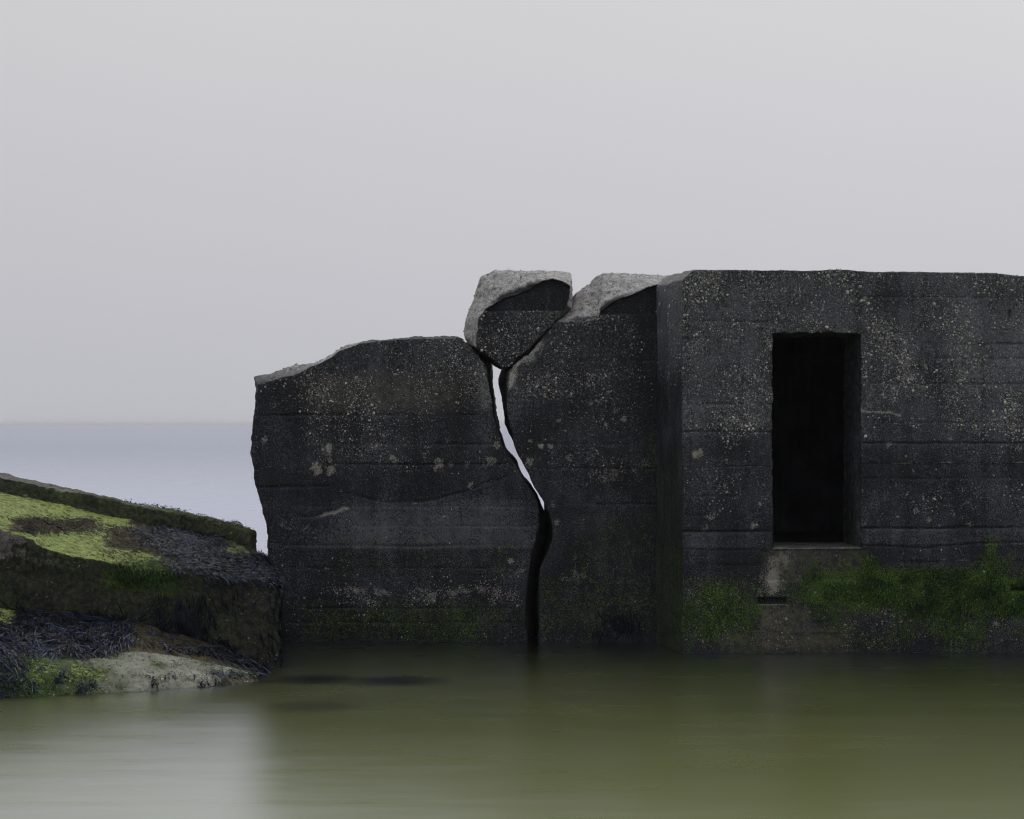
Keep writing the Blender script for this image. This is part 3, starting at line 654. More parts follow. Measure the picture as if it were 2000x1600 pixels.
# left return: smoother, dark, green streaks running down
rs = ret > 0.5
zr = v
tone_r = 0.46 * (1 - sstep(640, 760, zr)) + 0.10 * (1 - sstep(900, 1000, zr)) + 0.06
green_r = 0.17 * sstep(800, 930, zr) * sstep(-0.3, 0.3, fbm(P * (1, 1, 0.08), 22.0, 3, 91) + 0.1) + 0.12 * sstep(1040, 1100, zr)
pale_r = np.clip((fbm(P * (1, 1, 0.12), 40.0, 3, 93) - 0.35) * 3.5, 0, 1) * sbox(u, zr, 1285, 1340, 760, 1010, 5, 30) * 0.5
speck_r = 0.62 * (1 - sstep(690, 790, zr)) + 0.05
tone = np.where(rs, tone_r, tone); green = np.where(rs, green_r, green); pale = np.where(rs, pale_r, pale); speck = np.where(rs, speck_r, speck); rust = np.where(rs, 0, rust)
chamf = (~(ff > 0.5)) & (P[:, 2] > Z548) & (P[:, 0] < XF0 + 0.25)
jb = jamb > 0.5
tone = np.where(jb, 0.34, tone); speck = np.where(jb, 0.12, speck); green = np.where(jb, 0.16 * sstep(850, 1050, v) * (N[:, 0] < -0.5), green); rust = np.where(jb, 0, rust); pale = np.where(jb, 0.5 * (N[:, 2] > 0.6) + 0.4 * np.clip((fbm(P * (1, 1, 0.12), 36.0, 3, 94) - 0.3) * 3, 0, 1) * (N[:, 0] < -0.5) * (1 - sstep(.1, .5, P[:, 1] - YB)), pale)
frac = np.where(roof > 0.5, 0.55, 0.0); frac = np.where(chamf, 0.42, frac); speck = np.where(chamf, 0.1, speck); tone = np.where(chamf, 0.5, tone)  # chamfer paler: skylight on its upward face put into the colour
rimtop = (ff > 0.5) * np.exp(-np.maximum(P[:, 2] - 0, 0) * 0) * (N[:, 2] > 0.25); frac = np.maximum(frac, rimtop * 0.5 * np.clip(fbm(P, 6, 3, 96) + 0.5, 0, 1))
frac = np.where(jb, 0, frac)
d = skin_noise(P, speck, 350) + board_relief(u, v, B_LINES, P, 65) * ff
e1, e2 = polyline_dist(u, v + fbm(P, 5, 3, 6) * 3, edge1), polyline_dist(u, v + fbm(P, 5, 3, 6) * 3, edge2)
d -= 0.012 * (np.exp(-(e1 / 2.2) ** 2) + np.exp(-(e2 / 2.2) ** 2)) * ff
d -= 0.010 * sill * ff - 0.012 * drip * ff
d += np.where(roof > 0.5, fbm(P, 7.0, 4, 97) * 0.012, 0)
d -= 0.05 * np.exp(-((np.hypot((u - 1790) / 12, (v - 722) / 7)) ** 4)) * ff * 0.5 + 0.03 * np.exp(-((np.hypot((u - 1972) / 4, (v - 614) / 7)) ** 4)) * ff
# chipped arrises round the door
de = np.minimum(np.minimum(np.abs(P[:, 0] - DX0), np.abs(P[:, 0] - DX1)) + 10 * ((P[:, 2] < DZ0 - .02) | (P[:, 2] > DZ1 + .02)), np.abs(P[:, 2] - DZ1) + 10 * ((P[:, 0] < DX0 - .02) | (P[:, 0] > DX1 + .02)))
d -= np.exp(-de / 0.010) * np.clip(fbm(P, 18, 5, 98, 0.6) + 0.10, 0, 1) * 0.055
# vents: two shallow slots near the waterline
slot = sbox(u, v, 1481, 1535.5, 1167.5, 1179.5, 1.2, 1.0) + sbox(u, v, 1974, 2034, 1143, 1155, 1.2, 1.0)
Pn = P + N * d[:, None]
Pn[:, 1] += 0.055 * slot * ff
lip = np.exp(-((v - 1182) / 1.6) ** 2) * sbox(u, v, 1478, 1538, 1170, 1190, 3, 3); pale = np.maximum(pale, lip * 0.8)
set_v(front.data, Pn)
set_attrs(front.data, dict(frac=frac, green=np.clip(green, 0, 1), pale=np.clip(pale, 0, 1), speck=np.clip(speck, 0, 1), tone=np.clip(tone + stains(P, 841) * 0.95, 0, 1) * (1 - 0.6 * sstep(1235, 1272, v + fbm(P, 5, 3, 7) * 12)), rust=rust))
green_b = green.copy()
P2, N2 = get_vn(front.data)
wgt = (((ff > 0.5) * (N2[:, 1] < -0.7) + 0.5 * (ret > 0.5) * (v < 760)) * (speck ** 1.5 + 0.004) * clump(P2, 79) * (v < 1240) * (u < 2200) * (1 + 1.5 * (P2[:, 0] > 3.87)) * (slot < 0.1))
big = [(*W(1615, 639, YB - 0.008), 0.015), (*W(1421, 576, YB - 0.006), 0.011), (*W(1338, 585, YB - 0.006), 0.009), (*W(1747, 623, YB - 0.006), 0.009), (*W(1433, 634, YB - 0.006), 0.009), (*W(1825, 727, YB - 0.006), 0.009), (*W(1914, 674, YB - 0.006), 0.009)]
pebbles('aggregate_pebbles', P2, N2, wgt, 14500, bunker, 104, big)
# the room behind the doorway
RX0, RX1, RY0, RY1, RZ0, RZ1 = DX0 - 0.9, DX1 + 1.1, YB + WALL_T, YB + 3.3, DZ0 - 0.05, DZ1 + 0.25
rv, rf = [], []
def quad(a, b, c, e):
    k = len(rv); rv.extend([a, b, c, e]); rf.append((k, k + 1, k + 2, k + 3))
quad((RX0, RY0, RZ0), (RX1, RY0, RZ0), (RX1, RY1, RZ0), (RX0, RY1, RZ0))
quad((RX0, RY0, RZ1), (RX0, RY1, RZ1), (RX1, RY1, RZ1), (RX1, RY0, RZ1))
quad((RX0, RY0, RZ0), (RX0, RY1, RZ0), (RX0, RY1, RZ1), (RX0, RY0, RZ1))
quad((RX1, RY0, RZ0), (RX1, RY0, RZ1), (RX1, RY1, RZ1), (RX1, RY1, RZ0))
quad((RX0, RY1, RZ0), (RX1, RY1, RZ0), (RX1, RY1, RZ1), (RX0, RY1, RZ1))
quad((RX0, RY0, RZ0), (DX0, RY0, RZ0), (DX0, RY0, RZ1), (RX0, RY0, RZ1))
quad((DX1, RY0, RZ0), (RX1, RY0, RZ0), (RX1, RY0, RZ1), (DX1, RY0, RZ1))
quad((DX0, RY0, DZ1), (DX1, RY0, DZ1), (DX1, RY0, RZ1), (DX0, RY0, RZ1))
quad((DX0, RY0, RZ0), (DX1, RY0, RZ0), (DX1, RY0, DZ0), (DX0, RY0, DZ0))
nrm = len(rv)
room = mesh_obj('inner_room', np.array(rv), np.array(rf), M_CON, bunker, dict(frac=zz(nrm), green=zz(nrm), pale=zz(nrm), speck=zz(nrm) + .05, tone=zz(nrm) + .40, rust=zz(nrm)), smooth=False)

# ------------------------------------------------------------------ fallen slabs on the left
def W3(u, v, Y): return W(u, v, Y)
def rock(name, rings, voxel, parent, seed, jag=0.012, amp=0.016, sub=6):
    o = remeshed_loft(name, rings, voxel, M_ROCK, parent, sub, jag, seed)
    P, N = get_vn(o.data)
    d = fbm(P, 3.0, 3, seed) * amp * 1.3 + fbm(P, 11.0, 4, seed + 3, 0.6) * amp * 1.0 + fbm(P, 40, 3, seed + 5) * 0.010
    set_v(o.data, P + N * d[:, None])
    return o
slab = empty('fallen_slab', W(270, 1180, 14.6), 'large tilted fallen concrete slab, bright green on top, leaning down towards the wall', 'concrete slab')
# cross-sections from left to right: (near top edge, far top edge, far bottom, near bottom)
sec = []
for (ux, fv, bv, yf, yb, botv) in ((-420,958,880,13.75,15.15,1135),(-60,1024,945,13.88,15.28,1178),(30,1044,968,13.92,15.30,1190),(95,1074,982,13.95,15.32,1196),(220,1100,1006,14.03,15.38,1216),(365,1121,1036,14.12,15.44,1250),(455,1134,1056,14.2,15.48,1290),(520,1138,1084,14.26,15.5,1330),(546,1144,1122,14.3,15.45,1360)):
    near = W(ux, fv, yf); far = W(ux + (0 if ux < 500 else -8), bv, yb)
    bot = W(ux, botv + 14, yf)
    sec.append([near, (near[0], near[1] + (far[1] - near[1]) * 0.35, near[2] + (far[2] - near[2]) * 0.35 + 0.004), (near[0] + (far[0] - near[0]) * .7, near[1] + (far[1] - near[1]) * 0.7, near[2] + (far[2] - near[2]) * 0.7), far, (far[0], far[1] + 0.02, bot[2] - 0.35), (bot[0], bot[1] + 0.04, bot[2])])
o_slab = rock('slab_body', sec, 0.015, slab, 301, 0.014, 0.020)
P, N = get_vn(o_slab.data); u, v = UV(P)
topm = sstep(0.45, 0.75, N[:, 2])
nn = fbm(P, (3, 6, 6), 4, 311)
weed_u = sbox(u, v, 270, 560, 1040, 1150, 40, 10) * sstep(-40, 40, (v - (1062 + (u - 300) * 0.02)) + 0)   # bladder wrack zone
brown = sbox(u, v, 20, 190, 1012, 1040, 26, 8) * topm * np.clip(0.85 + nn, 0, 1) + sbox(u, v, 200, 330, 1028, 1075, 34, 14) * topm * np.clip(0.8 + nn, 0, 1)
lime = topm * (1 - 0.95 * sstep(250, 380, u + nn * 90 - (v - 1080) * 0.9)) * (0.80 - 0.3 * (1 - sstep(965, 985, v - u * 0.09)))
lime = np.maximum(lime, topm * sbox(u, v, 430, 520, 1052, 1090, 30, 10) * 0.42)
lime = np.maximum(lime, 0.62 * sbox(u, v, 225, 340, 1095, 1118, 20, 8))
lime *= 1 - np.clip(brown, 0, 1) * 0.95
front_m = 1 - topm
moss = front_m * (0.34 + 0.75 * sbox(u, v, 215, 345, 1098, 1150, 26, 16) + 0.15 * nn) * (1 - 0.4 * sstep(420, 520, u))
violet = front_m * np.clip((0.75 + 0.9 * fbm(P, 14, 3, 317)) * (1 - sstep(30, 85, u + nn * 25)) * (1 - sstep(1085, 1125, v)), 0, 1) + topm * 0.42 * (1 - sstep(10, 70, u)) * (1 - sstep(985, 1010, v)) + topm * 0.25 * (1 - sstep(20, 200, u)) * sbox(u, v, -900, 300, 1030, 1048, 30, 5)
bare = front_m * (0.30 * sbox(u, v, 60, 220, 1075, 1110, 20, 10) + 0.30 * sbox(u, v, 370, 545, 1150, 1290, 30, 20) * np.clip(0.2 + fbm(P, 14, 3, 313) * 1.5, 0, 1)) 
lime_s = lime.copy()
set_attrs(o_slab.data, dict(lime=np.clip(lime, 0, 1), moss=np.clip(moss, 0, 1), brown=np.clip(brown, 0, 1), bare=np.clip(bare, 0, 1), violet=np.clip(violet, 0, 1)))
# upstand along the far edge of the slab
sec = []
for (ux, tv, bv, y0) in ((-420,838,905,15.12),(-60,918,960,15.24),(0,930,968,15.28),(110,953,994,15.31),(250,984,1022,15.36),(370,1008,1046,15.40),(450,1028,1064,15.44),(490,1041,1074,15.46)):
    a, b = W(ux, tv, y0 + 0.02), W(ux, bv + 6, y0); t = 0.30
    sec.append([b, a, (a[0], a[1] + t * 0.5, a[2] + 0.006), (a[0], a[1] + t, a[2] - 0.01), (b[0], b[1] + t, b[2] - 0.03)])
o_up = rock('upstand', sec, 0.013, slab, 321, 0.016, 0.018)
P, N = get_vn(o_up.data); u, v = UV(P); tm = sstep(0.3, 0.7, N[:, 2])
set_attrs(o_up.data, dict(lime=0.10 * tm, moss=np.clip(0.42 + 0.3 * tm * sstep(150, 300, u) + 0.2 * fbm(P, 6, 3, 323), 0, 1), brown=0.35 * tm * sstep(100, 250, u) * np.clip(fbm(P, 9, 3, 325) + .5, 0, 1), bare=tm * 0.45 * (1 - sstep(120, 330, u)) + 0.25 * sbox(u, v, 40, 130, 955, 985, 20, 10), violet=tm * 0.6 * (1 - sstep(60, 220, u))))

ledge = empty('concrete_ledge', W(250, 1350, 13.4), 'low pale concrete ledge at the waterline with dark seaweed on its back', 'concrete ledge')
sec = []
for (ux, ev, ey, bv, by, wy) in ((-420,1230,12.75,1110,13.75,12.45),(-60,1272,12.88,1176,13.85,12.62),(20,1288,12.92,1190,13.9,12.70),(60,1290,12.98,1194,13.92,12.74),(180,1296,13.10,1204,13.98,12.86),(270,1288,13.22,1218,14.02,12.96),(350,1300,13.36,1238,14.08,13.12),(430,1318,13.42,1264,14.15,13.26),(500,1332,13.56,1296,14.2,13.46),(535,1352,13.66,1330,14.2,13.6)):
    e, b = W(ux, ev, ey), W(ux, bv, by)
    m = [(e[i] * 0.55 + b[i] * 0.45) for i in range(3)]; m[2] += 0.02
    sec.append([e, m, b, (b[0], b[1] + 0.1, -0.5), (e[0], wy - 0.12, -0.5), (e[0], wy + 0.02, -0.02), (e[0], (wy + ey) / 2 - 0.02, e[2] * 0.55)])
o_led = rock('ledge_body', sec, 0.014, ledge, 331, 0.016, 0.020)
P, N = get_vn(o_led.data); u, v = UV(P); nn = fbm(P, 7, 4, 333)
frontl = sstep(0, 8, v - np.interp(u, [-900, 0, 60, 180, 270, 350, 430, 500], [1276, 1272, 1272, 1278, 1268, 1278, 1296, 1310]))
bare = frontl * (0.45 * sstep(60, 260, u + nn * 90) + 0.55)
moss = frontl * np.clip(0.50 * (1 - sstep(60, 330, u + nn * 120)) + 0.34 + nn * 0.7 + 0.25 * sstep(1335, 1360, v), 0, 1)
moss = moss + 0.35 * (1 - frontl)
brown = (1 - frontl) * (0.35 + 0.6 * sbox(u, v, 230, 480, 1215, 1290, 30, 16)) + frontl * 0.6 * sbox(u, v, 430, 540, 1322, 1352, 20, 6)
lime = 0.9 * (1 - sstep(12, 45, u + nn * 12)) * sbox(u, v, -300, 60, 1180, 1225, 10, 10) + frontl * 0.42 * sbox(u + nn * 60, v, 50, 330, 1285, 1345, 60, 10) * np.clip(0.6 + nn, 0, 1)
frontl_s = frontl.copy()
set_attrs(o_led.data, dict(lime=lime, moss=np.clip(moss, 0, 1), brown=np.clip(brown, 0, 1), bare=np.clip(bare, 0, 1), violet=0 * u))

# ------------------------------------------------------------------ seaweed
WEED_COL = np.array([(0.012, 0.021, 0.052), (0.003, 0.005, 0.011), (0.030, 0.048, 0.105), (0.022, 0.018, 0.008), (0.012, 0.014, 0.007)])  # navy-black fronds; the bluest tint puts the sky's wet highlight into the colour
BROWN_COL = np.array([(0.060, 0.044, 0.012), (0.085, 0.066, 0.018), (0.030, 0.024, 0.008), (0.018, 0.016, 0.008)])
LIME_COL = np.array([(0.22, 0.28, 0.06), (0.31, 0.38, 0.10), (0.14, 0.20, 0.038)])
def fronds(name, parts, length, width, lift, cols, seed, down=(0.5, -0.5, -0.35), label=None, cat='seaweed', droop=0.6, parent=None, mat=None):
    """parts: list of (V, N, weight, count); forked ribbons lying over each other"""
    rg = np.random.default_rng(seed); AV, AF, AC = [], [], []; base = 0
    for (V, N, wgt, count) in parts:
        idx = rg.choice(len(V), count, p=wgt / wgt.sum()); C = V[idx] + rg.normal(0, 0.006, (count, 3)); n = N[idx]
        fl = np.stack([fbm(C, 5.0, 2, seed + 60 + a) for a in range(3)], 1) * 2.2
        dv = rg.normal(0, 0.5, (count, 3)) + fl + np.array(down) * 1.0
        dv -= n * (dv * n).sum(1, keepdims=True); dv /= np.linalg.norm(dv, axis=1, keepdims=True) + 1e-9
        side = np.cross(dv, n); side /= np.linalg.norm(side, axis=1, keepdims=True) + 1e-9
        L = length * rg.lognormal(-0.08, 0.42, count); Wd = width * rg.uniform(0.6, 1.3, count); lf = lift * rg.uniform(0.4, 1.5, count)
        tw = rg.uniform(-0.9, 0.9, count); bend = rg.normal(0, 0.22, count)
        ts = (0, 0.35, 0.7, 1.0); wd = (0.45, 0.9, 1.0, 0.35)
        rows = []
        for tt, ww in zip(ts, wd):
            c = C + dv * (L * tt)[:, None] + side * (bend * L * tt * tt)[:, None] + n * (lf * np.sin(tt * 2.6))[:, None] + np.array((0, 0, -1)) * (droop * L * tt * tt * 0.35)[:, None] + n * 0.006
            a = tw * tt + rg.normal(0, 0.25, count)
            s = (side * np.cos(a)[:, None] + n * np.sin(a)[:, None]) * (Wd * ww * 0.5)[:, None]
            rows += [c - s, c + s]
        G = np.stack(rows, 1)                                  # count x 8 x 3
        AV.append(G.reshape(-1, 3)); k = base + np.arange(count)[:, None] * 8
        for q in ((0, 1, 3, 2), (2, 3, 5, 4), (4, 5, 7, 6)): AF.append(k + np.array(q)[None])
        cc = cols[rg.integers(0, len(cols), count)] * rg.uniform(0.6, 1.4, (count, 1)) * np.clip(1.25 + 1.5 * fbm(C, 9.0, 4, seed + 80), 0.5, 2.6)[:, None]; AC.append(np.repeat(cc, 8, 0)); base += count * 8
    o = mesh_obj(name, np.vstack(AV), np.vstack(AF), mat or M_WEED, parent, {'tint': np.vstack(AC)}, True)
    tag(o, label, cat if parent is None else None, None, 'stuff'); return o
Ps, Ns = get_vn(o_slab.data); us, vs_ = UV(Ps); tops = sstep(0.4, 0.7, Ns[:, 2]); vis = (us > -330) & (us < 575)
sn = fbm(Ps, (4, 8, 8), 3, 401)
lowline = vs_ - (1042 + (us - 300) * 0.17)
wz = tops * vis * sbox(us + (vs_ - 1100) * -0.9 + sn * 40, vs_, 325, 700, 1030, 1175, 30, 6) * (1 - 0.93 * sbox(us, vs_, 425, 560, 1040, 1082, 20, 8))
fronds('seaweed', [(Ps, Ns, wz + 1e-9, 11000), (Ps, Ns, vis * (1 - tops) * (us > 400) * sbox(us, vs_, 400, 560, 1118, 1146, 30, 8) + 1e-9, 500)], 0.058, 0.0058, 0.010, WEED_COL, 41, (0.7, -0.45, -0.3), 'glossy blue-black bladder wrack spread over the right end of the green slab')
bz = tops * vis * (sbox(us + sn * 25, vs_, 25, 185, 1012, 1042, 24, 7) + 0.8 * sbox(us + sn * 30, vs_, 205, 335, 1030, 1085, 34, 12))
fronds('seaweed', [(Ps, Ns, bz + 1e-9, 3600)], 0.030, 0.0065, 0.006, BROWN_COL, 42, (0.7, -0.45, -0.3), 'short brown seaweed in two patches on the bright green slab top', mat=M_DRY)
hz = vis * (1 - tops) * (Ns[:, 1] < -0.3) * (1.0 * sbox(us + sn * 25, vs_, 285, 400, 1165, 1240, 22, 12) * sstep(-0.2, 0.3, fbm(Ps, (14, 14, 4), 2, 403)) + 0.5 * sbox(us, vs_, 425, 470, 1140, 1190, 16, 16) * 0.4)
hz2 = vis * ((Ns[:, 0] > 0.1) | (us > 505)) * (us > 495) * sbox(us, vs_, 500, 580, 1138, 1300, 10, 10)
fronds('seaweed', [(Ps, Ns, hz + 1e-9, 420), (Ps, Ns, hz2 + 1e-9, 620)], 0.055, 0.007, 0.004, WEED_COL * 0.4, 43, (0.0, -0.1, -1.6), 'dark seaweed hanging down the near face of the tilted slab', droop=1.2)
Pl, Nl = get_vn(o_led.data); ul, vl = UV(Pl); nl = fbm(Pl, (6, 6, 6), 3, 405); visl = (ul > -330) & (ul < 575)
edge = np.interp(ul, [-900, 0, 40, 120, 180, 270, 330, 400, 470, 540], [1272, 1272, 1270, 1276, 1278, 1258, 1264, 1280, 1292, 1314])
lz = visl * (Nl[:, 2] > -0.1) * (1 - sstep(-3, 8, vl - edge + nl * 8)) * (1 - 0.85 * sbox(ul, vl, 250, 440, 1215, 1268, 24, 9)) * (1 - 0.95 * sbox(ul, vl, -120, 32, 1150, 1218, 14, 8))
fronds('seaweed', [(Pl, Nl, lz + 1e-9, 21000), (Pl, Nl, visl * (ul > -60) * (1 - sstep(28, 46, ul + nl * 10)) * (vl > 1225) * (Pl[:, 2] > -0.02) + 1e-9, 1300),
   (Pl, Nl, visl * (Pl[:, 2] > 0) * (sbox(ul, vl, 405, 535, 1308, 1322, 20, 5)) + 1e-9, 260)], 0.095, 0.0064, 0.010, WEED_COL, 44, (0.5, -0.6, -0.5), 'thick mat of blue-black seaweed lying along the back of the low ledge')
cl = np.zeros(len(ul))
for (a, b, r) in ((86, 1300, 8), (120, 1318, 9), (108, 1330, 7), (150, 1342, 9), (178, 1338, 10), (298, 1332, 7), (330, 1318, 5), (395, 1340, 12), (420, 1338, 8), (372, 1320, 3), (60, 1340, 12)):
    cl += np.exp(-(((ul - a) / r) ** 2 + ((vl - b) / r) ** 2))
fronds('seaweed', [(Pl, Nl, visl * cl * (Nl[:, 1] < 0.2) + 1e-9, 240)], 0.034, 0.0075, 0.008, WEED_COL * 0.8, 45, (0.2, -0.3, -1.2), 'small dark tufts of seaweed dotted on the pale front of the low ledge')
P, N = get_vn(o_up.data); uu, vv = UV(P)
fronds('seaweed', [(P, N, (N[:, 2] > 0.3) * sstep(220, 330, uu) * (uu < 500) * (fbm(P, 9, 3, 407) > 0.0) + 1e-9, 700)], 0.022, 0.007, 0.010, np.vstack([BROWN_COL[2:], WEED_COL[3:], LIME_COL[2:]]), 46, (0, -0.3, -0.2), 'short mossy weed crusting the top of the far upstand')
Pw, Nw = get_vn(bpy.data.objects['wing_wall'].data); uw, vw = UV(Pw)
fronds('hanging_weed', [(Pw, Nw, (Nw[:, 1] < -0.7) * sbox(uw, vw, 1150, 1245, 1195, 1240, 26, 16) * np.clip(0.4 + fbm(Pw, (10, 10, 6), 3, 409), 0, 1) + 1e-9, 240)], 0.045, 0.006, 0.004, np.array([(0.006, 0.006, 0.006), (0.010, 0.010, 0.008)]), 47, (0, 0, -1.8), droop=1.0, parent=bunker)

# fine green algae growing on slab and walls
MOSS_COL = np.array([(0.040, 0.080, 0.010), (0.065, 0.120, 0.016), (0.020, 0.038, 0.006), (0.010, 0.018, 0.004)])
SOFT_COL = np.vstack([LIME_COL, LIME_COL, LIME_COL, [(0.08, 0.08, 0.035)]])
lz2 = vis * (sstep(0.3, 0.7, lime_s)) * tops
fronds('algae', [(Ps, Ns, lz2 + 1e-9, 4600)], 0.026, 0.0034, 0.002, SOFT_COL, 48, (0.9, -0.5, -0.3), None, mat=M_DRY, parent=slab)
lip_w = vis * (Ns[:, 1] < 0.1) * sbox(us + sn * 20, vs_, 222, 350, 1098, 1140, 22, 10)
fronds('algae', [(Ps, Ns, lip_w + 1e-9, 2200), (Ps, Ns, vis * (1 - tops) * (Ns[:, 1] < -0.2) * sstep(-0.1, 0.3, sn) + 1e-9, 1500)], 0.024, 0.0045, 0.004, MOSS_COL, 49, (0.3, -0.2, -1.0), None, mat=M_DRY, parent=slab)
fronds('algae', [(Pl, Nl, visl * frontl_s * sstep(-0.1, 0.4, nl + 0.4 * (1 - sstep(60, 260, ul))) * (Pl[:, 2] > -0.01) + 1e-9, 2200)], 0.020, 0.0045, 0.004, np.array([(0.07, 0.13, 0.03), (0.12, 0.19, 0.06), (0.18, 0.23, 0.12), (0.04, 0.07, 0.02)]), 50, (0.2, -0.3, -1.0), None, mat=M_DRY, parent=ledge)
pebbles('barnacles', Ps, Ns, vis * (1 - tops) * (Ns[:, 1] < -0.2) * (sbox(us, vs_, 400, 545, 1140, 1300, 30, 20) + 0.25) * clump(Ps, 515) + 1e-12, 900, slab, 115, (), 0.9, [(0.16, 0.15, 0.12), (0.10, 0.10, 0.08), (0.22, 0.20, 0.16)])
pebbles('barnacles', Pl, Nl, visl * frontl_s * (Pl[:, 2] > 0) * clump(Pl, 516) + 1e-12, 900, ledge, 116, (), 1.0, [(0.40, 0.38, 0.33), (0.28, 0.27, 0.23), (0.5, 0.48, 0.42), (0.10, 0.10, 0.08)])
Pb, Nb = get_vn(front.data); ub, vb = UV(Pb)
gw = np.clip(green_b - 0.22, 0, 1) ** 1.3 * clump(Pb, 517) * (Pb[:, 1] < YB + 0.3) * (Pb[:, 2] > 0) * (ub < 2200) * (1 + 3.0 * (Pb[:, 0] > 3.87)) * (0.3 + 0.7 * (Nb[:, 1] < -0.5))
fronds('algae', [(Pb, Nb, gw + 1e-12, 14500)], 0.020, 0.0042, 0.003, MOSS_COL * 1.3, 51, (0, 0, -0.8), None, mat=M_DRY, parent=bunker)
pebbles('barnacles', Pb, Nb, (ff > 0.5) * sbox(ub, vb, 1335, 2030, 1150, 1270, 20, 20) * clump(Pb, 519) + 1e-12, 1500, bunker, 117, (), 0.85, [(0.20, 0.19, 0.16), (0.13, 0.125, 0.11), (0.28, 0.27, 0.25)])
Pf, Nf = get_vn(bpy.data.objects['wall_slab'].data); uf, vf = UV(Pf)
fronds('algae', [(Pf, Nf, (Nf[:, 1] < -0.6) * sbox(uf, vf, 580, 1025, 1185, 1245, 40, 14) * clump(Pf, 518) + 1e-12, 1300)], 0.018, 0.004, 0.003, MOSS_COL * 0.6, 52, (0, 0, -0.8), None, mat=M_DRY, parent=frag)
pebbles('barnacles', Pf, Nf, (Nf[:, 1] < -0.6) * (sbox(uf, vf, 630, 1005, 1146, 1180, 24, 8) + 0.10 * sbox(uf, vf, 560, 1020, 1100, 1240, 24, 20)) * clump(Pf, 520) + 1e-12, 1500, frag, 118, (), 0.8, [(0.24, 0.23, 0.21), (0.16, 0.155, 0.14), (0.32, 0.31, 0.29)])

# ------------------------------------------------------------------ sunken stones, sea bed, water
rocks = [((-0.78, 13.55), 0.30, 0.13), ((-1.28, 13.62), 0.26, 0.12), ((-1.20, 12.30), 0.34, 0.20)]
names = ['dark weedy stone just under the water in front of the cracked wall', 'dark submerged stone beside the tip of the low ledge', 'dark submerged stone nearest the camera, off the ledge tip']
for k, ((x, y), rx, ry) in enumerate(rocks):
    bm = bmesh.new(); bmesh.ops.create_icosphere(bm, subdivisions=4, radius=1.0)
    V = np.array([q.co[:] for q in bm.verts]); Fc = np.array([[q.index for q in f.verts] for f in bm.faces]); bm.free()
    V = V * (1 + 0.25 * fbm(V + k * 5, 1.6, 4, 500 + k))[:, None] * (rx, ry * 1.6, 0.22)
    V += (x, y, -0.20 - V[:, 2].max() + 0.19 - 0.012 - (0.05 if k == 2 else 0.0))
    tag(mesh_obj('sunken_stone', V, Fc, M_SUNK), names[k], 'stone')

bx = np.array([-20000, -3000, -400, -60, 60, 400, 3000, 20000.0]); by = np.array([-400, -20, 0, 10, 20, 60, 400, 3000, 30000.0])
a, b = np.meshgrid(bx, by, indexing='ij'); Vb = np.stack([a, b, 0 * a - 0.80], -1).reshape(-1, 3); nb = len(by)
i, j = np.meshgrid(np.arange(len(bx) - 1), np.arange(nb - 1), indexing='ij'); i = i.ravel(); j = j.ravel()
tag(mesh_obj('sea_bed', Vb, np.stack([i * nb + j, (i + 1) * nb + j, (i + 1) * nb + j + 1, i * nb + j + 1], 1), M_BED), 'muddy sea bed under the water', None, None, 'structure')

gx = np.concatenate([-np.geomspace(20000, 5.2, 26), np.arange(-5.0, 5.01, 0.045), np.geomspace(5.2, 20000, 26)])
gy = np.concatenate([-np.geomspace(400, 2.0, 8), np.arange(0, 8, 0.4), np.arange(8.0, 16.9, 0.035), np.geomspace(17.0, 30000, 160)])
a, b = np.meshgrid(gx, gy, indexing='ij'); G = np.stack([a.ravel(), b.ravel(), 0 * a.ravel()], 1)
kd_pts = []
for ob in (o_slab, o_led):
    q, _ = get_vn(ob.data); q = q[(np.abs(q[:, 2]) < 0.02)][::3]; kd_pts.append(q)
kd_pts = np.vstack(kd_pts); kd = kdtree.KDTree(len(kd_pts))
for k, q in enumerate(kd_pts): kd.insert((q[0], q[1], 0), k)
kd.balance()
near = (np.abs(G[:, 0]) < 6) & (G[:, 1] > 8) & (G[:, 1] < 17)
dr = np.full(len(G), 9.0); 
for k in np.nonzero(near)[0]: dr[k] = kd.find((G[k, 0], G[k, 1], 0))[2]
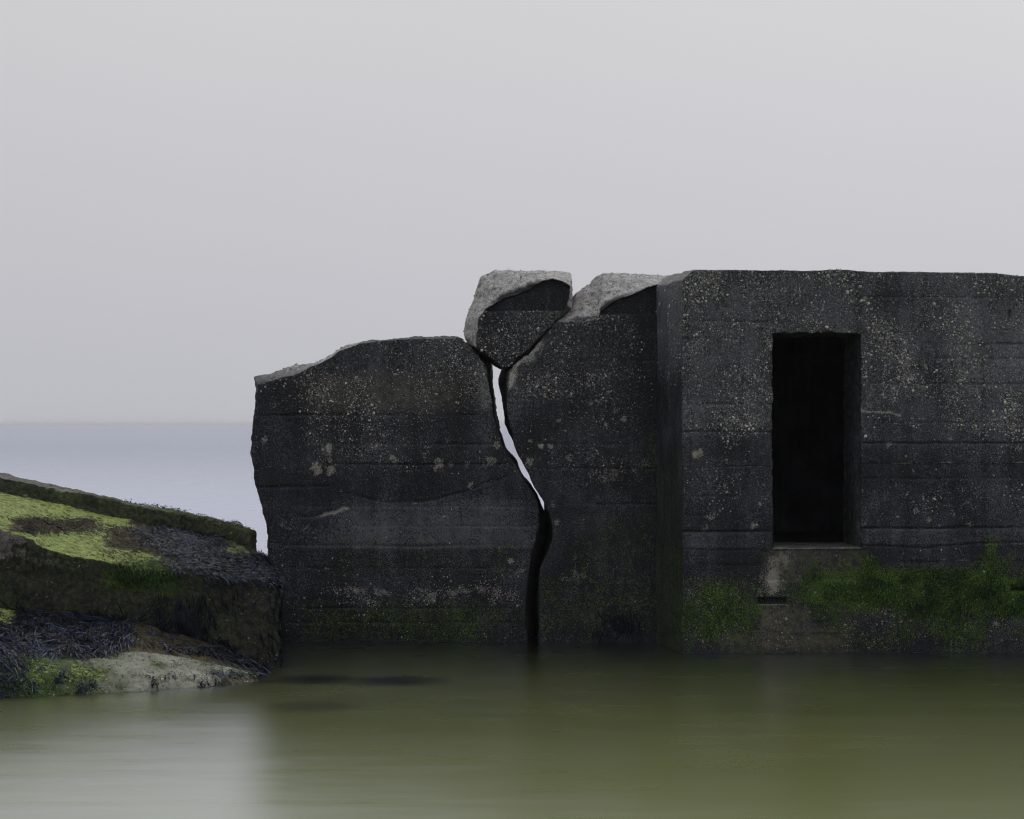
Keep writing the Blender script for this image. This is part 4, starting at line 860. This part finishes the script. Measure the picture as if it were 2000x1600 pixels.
yw = np.where(G[:, 0] < XBK, YW, np.where(G[:, 0] > XF0, YB, YW + (YB - YW) * (G[:, 0] - XBK) / (XF0 - XBK)))
dw = np.where((G[:, 0] > -1.95) & (G[:, 0] < 6.2), np.maximum(yw - G[:, 1], 0), 9.0)
wob = fbm(G[:, :] * (1, 1, 0), (1.1, 2.5, 1), 3, 601)
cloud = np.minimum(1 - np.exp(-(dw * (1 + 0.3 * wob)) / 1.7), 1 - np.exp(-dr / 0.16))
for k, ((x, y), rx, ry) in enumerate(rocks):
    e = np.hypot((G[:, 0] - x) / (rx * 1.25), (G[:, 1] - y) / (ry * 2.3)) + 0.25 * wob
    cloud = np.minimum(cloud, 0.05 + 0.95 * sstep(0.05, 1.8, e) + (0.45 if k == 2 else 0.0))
cloud = np.clip(cloud, 0.0, 1)
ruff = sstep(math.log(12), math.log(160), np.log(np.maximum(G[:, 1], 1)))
ny = len(gy); i, j = np.meshgrid(np.arange(len(gx) - 1), np.arange(ny - 1), indexing='ij'); i = i.ravel(); j = j.ravel()
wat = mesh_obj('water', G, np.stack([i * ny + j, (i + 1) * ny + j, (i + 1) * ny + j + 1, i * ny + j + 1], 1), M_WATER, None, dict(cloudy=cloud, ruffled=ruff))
tag(wat, 'calm green sea reaching to the horizon', None, None, 'structure')

# ------------------------------------------------------------------ sea haze
hx0, hx1, hy0, hy1, hz0, hz1 = -22000, 22000, -600, 33000, -2.0, 4.2
hv = np.array([(x, y, z) for x in (hx0, hx1) for y in (hy0, hy1) for z in (hz0, hz1)], float)
hf = np.array([(0, 1, 3, 2), (4, 6, 7, 5), (0, 4, 5, 1), (2, 3, 7, 6), (0, 2, 6, 4), (1, 5, 7, 3)])
th = NT('sea_haze_air')
pv = th.node('ShaderNodeVolumePrincipled', {'Density': 0.00032, 'Color': (0.95, 0.96, 1.0, 1), 'Anisotropy': 0.2})
th.l.new(pv.outputs[0], th.out.inputs['Volume'])
tag(mesh_obj('haze', hv, hf, th.m, None, None, False), 'thin sea haze over the water', None, None, 'stuff')
